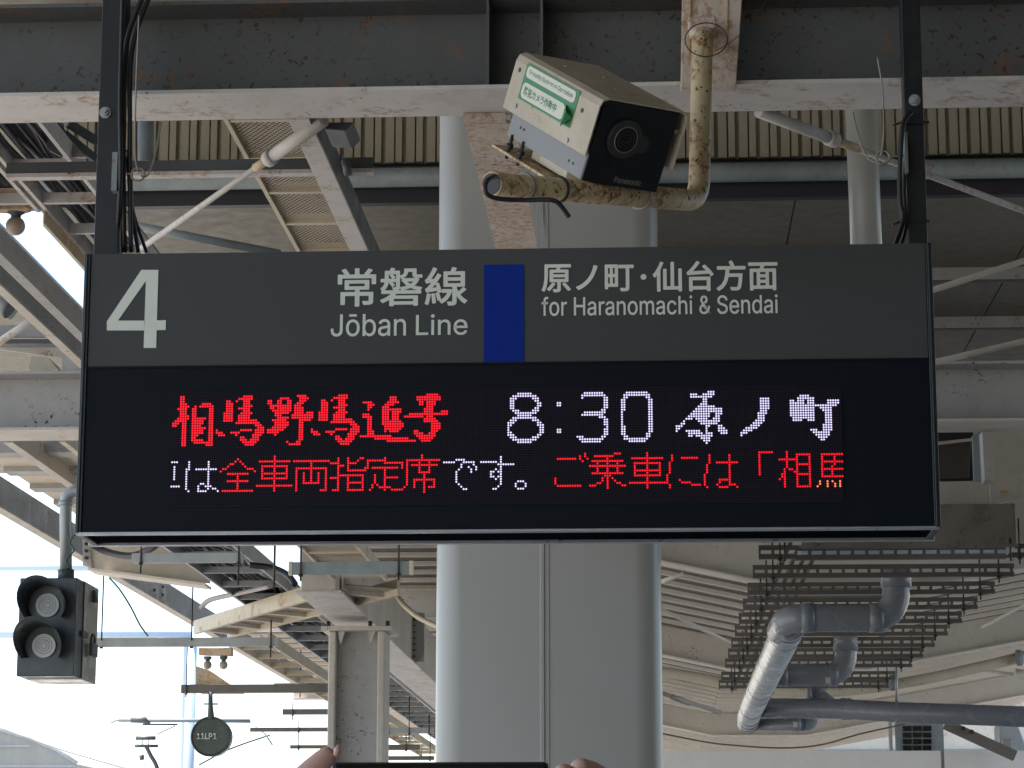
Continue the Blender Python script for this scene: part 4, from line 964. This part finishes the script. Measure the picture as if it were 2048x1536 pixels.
t.part('body', MB().prism([P(x, y, 32) for x, y in [(1998, 1448), (2036, 1448), (2060, 1510), (2000, 1510)]], (0, .5, 0)), M['galv'], bevel=.02)
t.part('vent_box', MB().prism([P(x, y, 31.8) for x, y in [(2006, 1478), (2024, 1478), (2024, 1502), (2006, 1502)]], (0, .1, 0)), M['zip'], bevel=.01)

# ================================================================== slotted struts
hS = 1.80; zS = EYE+hS; xs0, xs1 = .336*hS-.02, 1.158*hS
def slotted(Y, x0, x1, zS=zS):
    m = MB(); H_ = .074; s0, s1 = zS+.026, zS+.046
    m.box((x0, Y, zS), (x1, Y+.003, s0)); m.box((x0, Y, s1), (x1, Y+.003, zS+H_))
    x = x0; m.box((x, Y, s0), (x+.012, Y+.003, s1)); x += .012
    while x < x1-.07:
        x += .056; m.box((x, Y, s0), (min(x+.018, x1), Y+.003, s1)); x += .018
    m.box((x0, Y+.0031, zS), (x1, Y+.04, zS+.003)); m.box((x0, Y+.0031, zS+H_-.003), (x1, Y+.04, zS+H_))
    return m
names9 = ['second', 'third', 'fourth', 'fifth', 'sixth', 'seventh', 'eighth', 'ninth', 'tenth', 'eleventh', 'twelfth']
first = None
for k in range(11):
    Y = 13.62+k*.835
    if k >= 9: Y += .4
    if first is None:
        t = Thing('slotted_strut', 'nearest slotted steel strut, second below the metal duct', 'support strut', ((xs0+xs1)/2, Y, zS), 'slotted struts in a receding row above the grey pipes')
        t.part('slotted_channel', slotted(Y, xs0, xs1), M['strut'])
        for x_ in (xs0+.115, xs1-.09):
            rd = t.part('threaded_rod', MB().tube([(x_, Y-.01, zS-.04), (x_, Y-.01, zS+.21)], .005, 6), M['rod'])
            t.part('nut', MB().disc((x_, Y-.01, zS-.013), (0, 0, 1), .014, .012, 6), M['rod'], parent=rd)
        first = t.o; fy = Y
    else:
        copy_thing(first, (0, Y-fy, 0), names9[k-1]+' slotted strut from the front in the receding row above the pipes')
# slats of cables lying over the struts: long runs
for i in range(4):
    xx = xs0+.16+i*.055
    t = solo('flat_rail', MB().box((xx, 13.3, zS+.0745), (xx+.02, 22.5, zS+.09)), M['strut'], ['outermost', 'second', 'third', 'innermost'][i]+' narrow rail lying lengthwise over the slotted struts', 'rail', 'narrow rails over the slotted struts')
# stainless duct
YD = 13.0; a = P(1600, 1010, YD); b = P(2034, 1092, YD)
t = Thing('duct_box', 'brownish stainless duct box hanging over the slotted struts', 'duct', P(1810, 1092, YD))
t.part('casing', MB().box((a.x, YD, b.z), (b.x, YD+.36, a.z)), M['duct'], bevel=.004)
t.part('bottom_lip', MB().box((a.x+.01, YD+.01, b.z-.006), (b.x-.01, YD+.34, b.z-.0005)), M['rail'])
t.part('front_flange', MB().box((a.x-.008, YD-.006, b.z-.004), (b.x+.006, YD-.0005, b.z+.012)), M['duct'])
t = Thing('slotted_strut', 'topmost slotted bar pressed under the shiny duct bottom', 'support strut', P(1800, 1112, 13.02), 'slotted struts in a receding row above the grey pipes')
t.part('slotted_channel', slotted(13.02, P(1590, 1110, 13.02).x, P(2012, 1110, 13.02).x, P(1800, 1118, 13.02).z), M['strut'])
for px in (1570, 2022): p = P(px, 1122, 13.0); t.part('threaded_rod', MB().tube([p, p+Vector((0, 0, .12))], .0055, 8), M['rod'])

# right-hand frame stuff under the H beam
t = Thing('sloping_frame_beam', 'bent cream beam with rust hole over the duct at the sign edge', 'beam', P(1960, 1005, 13.4))
t.part('web', MB().prism([P(x, y, 13.4) for x, y in [(1800, 966), (1975, 961), (1980, 1010), (1800, 1014)]], (0, .02, 0)), M['steel_warm'])
t.part('web', MB().prism([P(x, y, 13.4) for x, y in [(1978, 961), (2700, 825), (2700, 865), (1983, 1010)]], (0, .02, 0)), M['steel_warm'])
t.part('rust_patch', MB().prism([P(x, y, 13.39) for x, y in [(2000, 983), (2012, 978), (2022, 984), (2014, 992), (2004, 990)]], (0, .006, 0)), M['orange_rust'])
t = Thing('stub_post', 'pale short post between the H beam and the bent cream beam', 'post', P(1972, 955, 12.7))
t.part('post_body', MB().prism([P(x, y, 12.7) for x, y in [(1964, 862), (1984, 862), (1986, 962), (1969, 962)]], (0, .12, 0)), M['steel_mid'], bevel=.004)
t.part('side_plate', MB().prism([P(x, y, 12.9) for x, y in [(1944, 872), (1962, 862), (1967, 962), (1948, 962)]], (0, .02, 0)), M['gutter'])
t = Thing('speaker_box', 'dark box with brown front panel below the H beam past the sign', 'box', P(1915, 960, 13.6))
t.part('casing', MB().prism([P(x, y, 13.7) for x, y in [(1870, 862), (1946, 862), (1950, 962), (1870, 962)]], (0, .2, 0)), M['cable_dark'])
t.part('front_panel', MB().prism([P(x, y, 13.66) for x, y in [(1870, 884), (1942, 880), (1938, 955), (1870, 957)]], (0, .02, 0)), M['brown_panel'], bevel=.004)
t.part('top_strip', MB().prism([P(x, y, 13.62) for x, y in [(1870, 884), (1944, 876), (1944, 881), (1870, 890)]], (0, .02, 0)), M['cream'])
structure('back_soffit', MB().prism([P(x, y, 16.2) for x, y in [(1935, 850), (3000, 830), (3000, 1085), (1935, 1085)]], (0, .05, 0)), M['cream_clad'])

# ================================================================== PVC pipes
def pvc(name, label, pts, r, rad, bands, mat='pvc'):
    w = elbow([P(*p) for p in pts], rad, 10)
    t = Thing('pvc_pipe', label, 'pipe', w[0], 'grey plastic drain pipes'); t.part('pipe_tube', MB().tube(w, r, 26), M[mat])
    for p, q, f in bands: t.part('socket', MB().tube([P(*p), P(*q)], r*f, 26), M[mat])
    return t
rp = .0825
pvc('', 'thick grey plastic pipe turning down and across below the duct', [(1792, 1142, 14.9), (1792, 1236, 14.9), (1575, 1236, 14.9), (1560, 1262, 15.4)], rp, .16,
    [((1792, 1140, 14.9), (1792, 1176, 14.9), 1.10), ((1766, 1236, 14.9), (1738, 1236, 14.9), 1.07), ((1628, 1236, 14.9), (1602, 1236, 14.9), 1.07)])
wp = [P(1582, 1246, 15.1), P(1553, 1308, 16.5), P(1526, 1366, 18.4), P(1502, 1420, 21.0), P(1496, 1446, 22.4)]
t = Thing('wrapped_pipe', 'silver foil-wrapped pipe with dark bands running away down the middle', 'pipe', wp[0])
t.part('pipe_tube', MB().tube(curve(wp, 8), .098, 26), M['wrap'])
for f in (.03, .09, .30, .53, .58, .72, .84, .90, .95, .99):
    n_ = f*(len(wp)-1); i = min(int(n_), len(wp)-2); p = wp[i].lerp(wp[i+1], n_-i); d = (wp[i+1]-wp[i]).normalized()
    t.part('band', MB().tube([p-d*.012, p+d*.012], .1005, 26), M['dark_grey'])
pvc('', 'second grey plastic pipe turning left behind the foil-wrapped pipe', [(1691, 1266, 18.6), (1691, 1349, 18.6), (1530, 1350, 18.6)], rp, .15,
    [((1691, 1262, 18.6), (1691, 1302, 18.6), 1.10), ((1676, 1349, 18.6), (1657, 1349, 18.6), 1.07), ((1575, 1350, 18.6), (1560, 1350, 18.6), 1.07)])
pvc('', 'long grey plastic pipe running out past the cream pipe to the picture edge', [(1512, 1418, 21.5), (1560, 1416, 21.3), (1690, 1418, 21), (1790, 1424, 20.7), (2120, 1436, 20.0)], rp*1.0, .05,
    [((1530, 1417, 21.4), (1550, 1417, 21.4), 1.07), ((1612, 1417, 21.2), (1632, 1417, 21.2), 1.07), ((1682, 1418, 21), (1702, 1418, 21), 1.1)])
pvc('', 'short grey stub joining the long pipe from above', [(1636, 1376, 21.2), (1636, 1392, 21.2), (1664, 1414, 21.1)], .07, .03, [((1614, 1386, 21.1), (1622, 1386, 21.1), .8)])
pvc('', 'lowest small grey pipe under the long one with rounded elbow', [(1500, 1449, 22.3), (1600, 1449, 22.0), (1622, 1449, 22.0), (1628, 1430, 22.0)], .055, .06, [((1584, 1449, 21.95), (1602, 1449, 21.95), 1.07)])
t = Thing('pipe_hanger', 'slim metal pipe hanger with rod clasping the long grey pipe', 'hanger', P(1793, 1450, 20.7))
t.part('strap', MB().tube([P(1790, 1424, 20.7), P(1797, 1424, 20.7)], rp*1.12, 22), M['galv']); t.part('rod', MB().tube([P(1793, 1402, 20.7), P(1793, 1330, 20.7)], .010, 8), M['galv'])
for x, y, Y in ((1655, 1362, 18.5), (1590, 1450, 21.8)):
    c = P(x, y, Y); solo('pipe_label', MB().box(c+Vector((-.018, -.06, -.022)), c+Vector((.018, -.054, .022))), M['white_sticker'], 'tiny white label stuck on the '+('second' if x > 1600 else 'lowest small')+' grey pipe', 'label')
cable([(1300, 1462, 28), (1400, 1482, 28), (1460, 1490, 28), (1560, 1496, 28), (1640, 1490, 28), (1720, 1468, 28), (1810, 1448, 28)], .009, 'brown cable draped along the farthest canopy beam', 'strut')

# ================================================================== open side background
YL = 21.0
t = Thing('marker_disc', 'dark green round disc lettered in pale characters hanging by the tracks', 'marker', P(420, 1510, YL))
c = P(421, 1473, YL); rD = P(459, 1473, YL).x-c.x
t.part('disc_body', MB().tube([c, c+Vector((0, .18, 0))], rD, 36), M['disc'], bevel=.01)
t.part('disc_rim', MB().tube([c+Vector((math.cos(k*math.pi/20)*rD, -.004, math.sin(k*math.pi/20)*rD)) for k in range(41)], .008, 6, cap=False), M['disc'])
mt = fit_text('11LP1', P(394, 1480, YL).x, P(433, 1480, YL).x, P(394, 1478, YL-.03).z, P(394, 1466, YL-.03).z, '', None, YL-.012, .012)
t.part('lettering', mt, M['letter'])
t.part('stem', MB().tube([P(421, 1384, YL), P(421, 1410, YL), P(422, 1438, YL)], [.018, .02, .03], 12), M['dark_grey'])
t.part('crossbar', MB().tube([P(408, 1408, YL), P(436, 1408, YL)], .007, 8), M['dark_grey'])
t = Thing('lamp_bracket', 'rusty bracket with a pair of round bulbs beyond the cream tray', 'lamp bracket', P(432, 1308, 20.5))
t.part('plate', MB().prism([P(x, y, 20.5) for x, y in [(397, 1295), (463, 1295), (463, 1311), (396, 1309)]], (0, .1, 0)), M['orange_rust'], bevel=.006)
bulb(t, 415, 1330, 20.55, .036, .07); bulb(t, 447, 1330, 20.55, .036, .07)
t = Thing('lamp_housing', 'small brown triangular lamp housing above the round disc', 'lamp', P(430, 1369, 21.1))
t.part('body', MB().prism([P(x, y, 21.1) for x, y in [(392, 1332), (418, 1340), (480, 1383), (392, 1383)]], (0, .3, 0)), M['orange_rust'])
# catenary mast, arms
ym = 42
t = Thing('catenary_mast', 'hazy pale blue overhead line mast rising behind the round disc', 'mast', P(380, 1700, ym))
a = P(381, 1285, ym)
t.part('pole', MB().tube([(a.x, ym, -1.2), (a.x, ym, a.z)], .115, 16), M['mast'])
t.part('cross_beam', MB().tube([P(-60, 1270, ym), P(382, 1270, ym)], .055, 10), M['mast'])
t.part('cross_beam', MB().tube([P(-60, 1134, ym), P(360, 1134, ym)], .07, 10), M['mast'])
t.part('arm', MB().tube([P(238, 1440, 36), P(500, 1442, 36)], .03, 10), M['gutter'])
t.part('insulator', MB().tube([P(262, 1440, 36), P(290, 1440, 36), P(300, 1446, 36)], [.04, .05, .03], 10), M['dark_grey'])
t.part('arm_hook', MB().tube(curve([P(250, 1440, 36), P(232, 1441, 36), P(222, 1446, 36)]), .012, 8), M['gutter'])
t.part('stay', MB().tube([P(500, 1442, 36), P(530, 1468, 36), P(545, 1490, 36)], .015, 8), M['mast'])
t.part('lower_arm', MB().tube([P(285, 1449, 36), P(355, 1449, 36)], .014, 8), M['dark_grey'])
cable([(350, 1452, 36), (315, 1468, 36)], .008, 'thin stay wire sloping to the small bracket by the tracks', 'dark_grey', 'wire', 'wire')
cable([(398, 1530, 36), (460, 1498, 36), (540, 1470, 36)], .012, 'twisted line wire rising right of the round disc', 'dark_grey', 'wire', 'wire')
cable([(-20, 1448, 34), (60, 1478, 34), (140, 1505, 34), (280, 1545, 34)], .006, 'fine overhead wire sloping across the white sky near the corner', 'gutter', 'wire', 'wire')
t = Thing('line_clamp', 'small dark clamp fitting on a bent arm low against white sky', 'fitting', P(300, 1560, 34))
t.part('top_bar', MB().tube([P(272, 1476, 34), P(311, 1476, 34)], .028, 10), M['dark_grey'])
for x in (274, 285, 297): t.part('pin', MB().tube([P(x, 1478, 34), P(x, 1490, 34)], .006, 6), M['dark_grey'])
t.part('lower_bar', MB().tube([P(270, 1492, 34), P(316, 1492, 34)], .022, 10), M['dark_grey'])
t.part('bent_arm', MB().tube(curve([P(293, 1494, 34), P(302, 1512, 34), P(312, 1530, 34), P(325, 1570, 34)]), .028, 10), M['dark_grey'])
t.part('knob', MB().tube([P(283, 1510, 34), P(284, 1520, 34)], [.035, .03], 10), M['dark_grey'])
# green wire along the eave
cable([(218, 1155, 18), (240, 1180, 18), (262, 1215, 18), (280, 1250, 18), (296, 1272, 18)], .007, 'green wire with tape knots dangling to the long strut', 'greenwire', 'wire', 'wire')
# train/building shape in corner
m = MB().prism([P(x, y, 60) for x, y in [(-120, 1440), (0, 1462), (60, 1480), (115, 1504), (152, 1528), (156, 1800), (-120, 1800)]], (0, 12, 0))
t = Thing('trackside_building', 'grey building with curved roofline in the bottom corner by the tracks', 'building', P(20, 1800, 60))
t.part('wall', m, M['wallpanel'])
t.part('roof_edge', MB().tube([P(x, y, 60) for x, y in [(-120, 1437), (0, 1459), (60, 1477), (115, 1501), (154, 1527)]], .05, 6), M['galv'])
t.part('wall_joint', MB().bar(P(-120, 1492, 59.9), P(60, 1492, 59.9), .02, .03), M['galv']); t.part('wall_joint', MB().bar(P(-120, 1532, 59.9), P(150, 1532, 59.9), .02, .03), M['galv'])

t = Thing('far_building', 'pale far building wall closing the view behind the far canopy', 'building', (5, 48, 0))
t.part('wall', MB().box((-3, 48, -1.2), (14, 49, EYE+5.2)), M['cream'])
t.part('ledge', MB().box((-3, 47.9, EYE+2.62), (14, 47.99, EYE+2.7)), M['zip'])

# ================================================================== raised phone and hands
YPh = 1.6
t = Thing('raised_phone', 'black phone held up sideways at the bottom edge of the view', 'phone', P(870, 1700, YPh))
a = P(660, 1524, YPh); b = P(1100, 1524, YPh)
t.part('phone_body', MB().box((a.x, YPh, a.z-.072), (b.x, YPh+.009, a.z)), M['camfront'], bevel=.004)
t.part('camera_bump', MB().tube([P(1020, 1560, YPh), P(1020, 1560, YPh)-Vector((0, .002, 0))], .008, 16), M['lens'])
def hand(t, chains, name='arm'):
    me = bpy.data.meshes.new(name); vs = []; es = []; rs = []
    for ch in chains:
        prev = None
        for p, r, key in ch:
            if isinstance(key, int): prev = key; continue
            vs.append(p-t.loc); rs.append(r)
            if prev is not None: es.append((prev, len(vs)-1))
            prev = len(vs)-1
    me.from_pydata(vs, es, []); o = bpy.data.objects.new(name, me); COL.objects.link(o); o.parent = t.o; me.materials.append(M['skin'])
    sk = o.modifiers.new('skin', 'SKIN'); sk.use_smooth_shade = True
    for i, r in enumerate(rs): me.skin_vertices[0].data[i].radius = (r, r)
    me.skin_vertices[0].data[0].use_root = True
    sb = o.modifiers.new('sub', 'SUBSURF'); sb.levels = 2; sb.render_levels = 2
    return o
pe = Thing('person', 'raised fingertips of a person holding a black phone at the bottom edge', 'person', P(870, 1900, YPh+.05))
Q = lambda px, py, Y=YPh: P(px, py, Y)
def v(px, py, r, Y=YPh, k=None): return (Q(px, py, Y), r, k)
J = lambda i: (None, 0, i)
left = [[v(430, 2350, .032), v(470, 2080, .024), v(505, 1900, .026), v(525, 1780, .024)],     # forearm, wrist, palm (0..3)
        [J(3), v(530, 1690, .0105, 1.585), v(560, 1610, .0095, 1.58), v(612, 1552, .0088, 1.58), v(655, 1512, .0072, 1.58), v(668, 1500, .0050, 1.58)],   # index tip over the edge
        [J(3), v(590, 1760, .0095, 1.63), v(650, 1740, .0088, 1.63), v(710, 1745, .0075, 1.62)],
        [J(2), v(580, 1840, .0092, 1.63), v(645, 1820, .0085, 1.63), v(700, 1825, .0072, 1.62)],
        [J(2), v(570, 1910, .0085, 1.63), v(625, 1895, .0078, 1.63), v(670, 1900, .0065, 1.62)],
        [J(1), v(540, 1960, .0115, 1.575), v(600, 1880, .0105, 1.57), v(650, 1800, .009, 1.575)]]
hand(pe, left)
right = [[v(1380, 2350, .032), v(1340, 2080, .024), v(1300, 1900, .026), v(1275, 1780, .024)],
         [J(3), v(1260, 1660, .0095, 1.62), v(1225, 1575, .009, 1.61), v(1180, 1543, .008, 1.6), v(1150, 1534, .0068, 1.585)],
         [J(3), v(1235, 1680, .0095, 1.60), v(1190, 1600, .0088, 1.59), v(1135, 1550, .0078, 1.575), v(1108, 1541, .0062, 1.57)],
         [J(2), v(1220, 1830, .0092, 1.63), v(1160, 1815, .0085, 1.63), v(1110, 1820, .0072, 1.62)],
         [J(2), v(1230, 1900, .0085, 1.63), v(1175, 1890, .0078, 1.63), v(1130, 1895, .0065, 1.62)],
         [J(1), v(1260, 1960, .0115, 1.575), v(1200, 1880, .0105, 1.57), v(1150, 1800, .009, 1.575)]]
hand(pe, right)
nm = MB().tube([P(671, 1512, 1.5712), P(676, 1500, 1.5715), P(678, 1490, 1.573)], [.0016, .0026, .0012], 10)
pe.part('fingernail', nm, M['nail'])
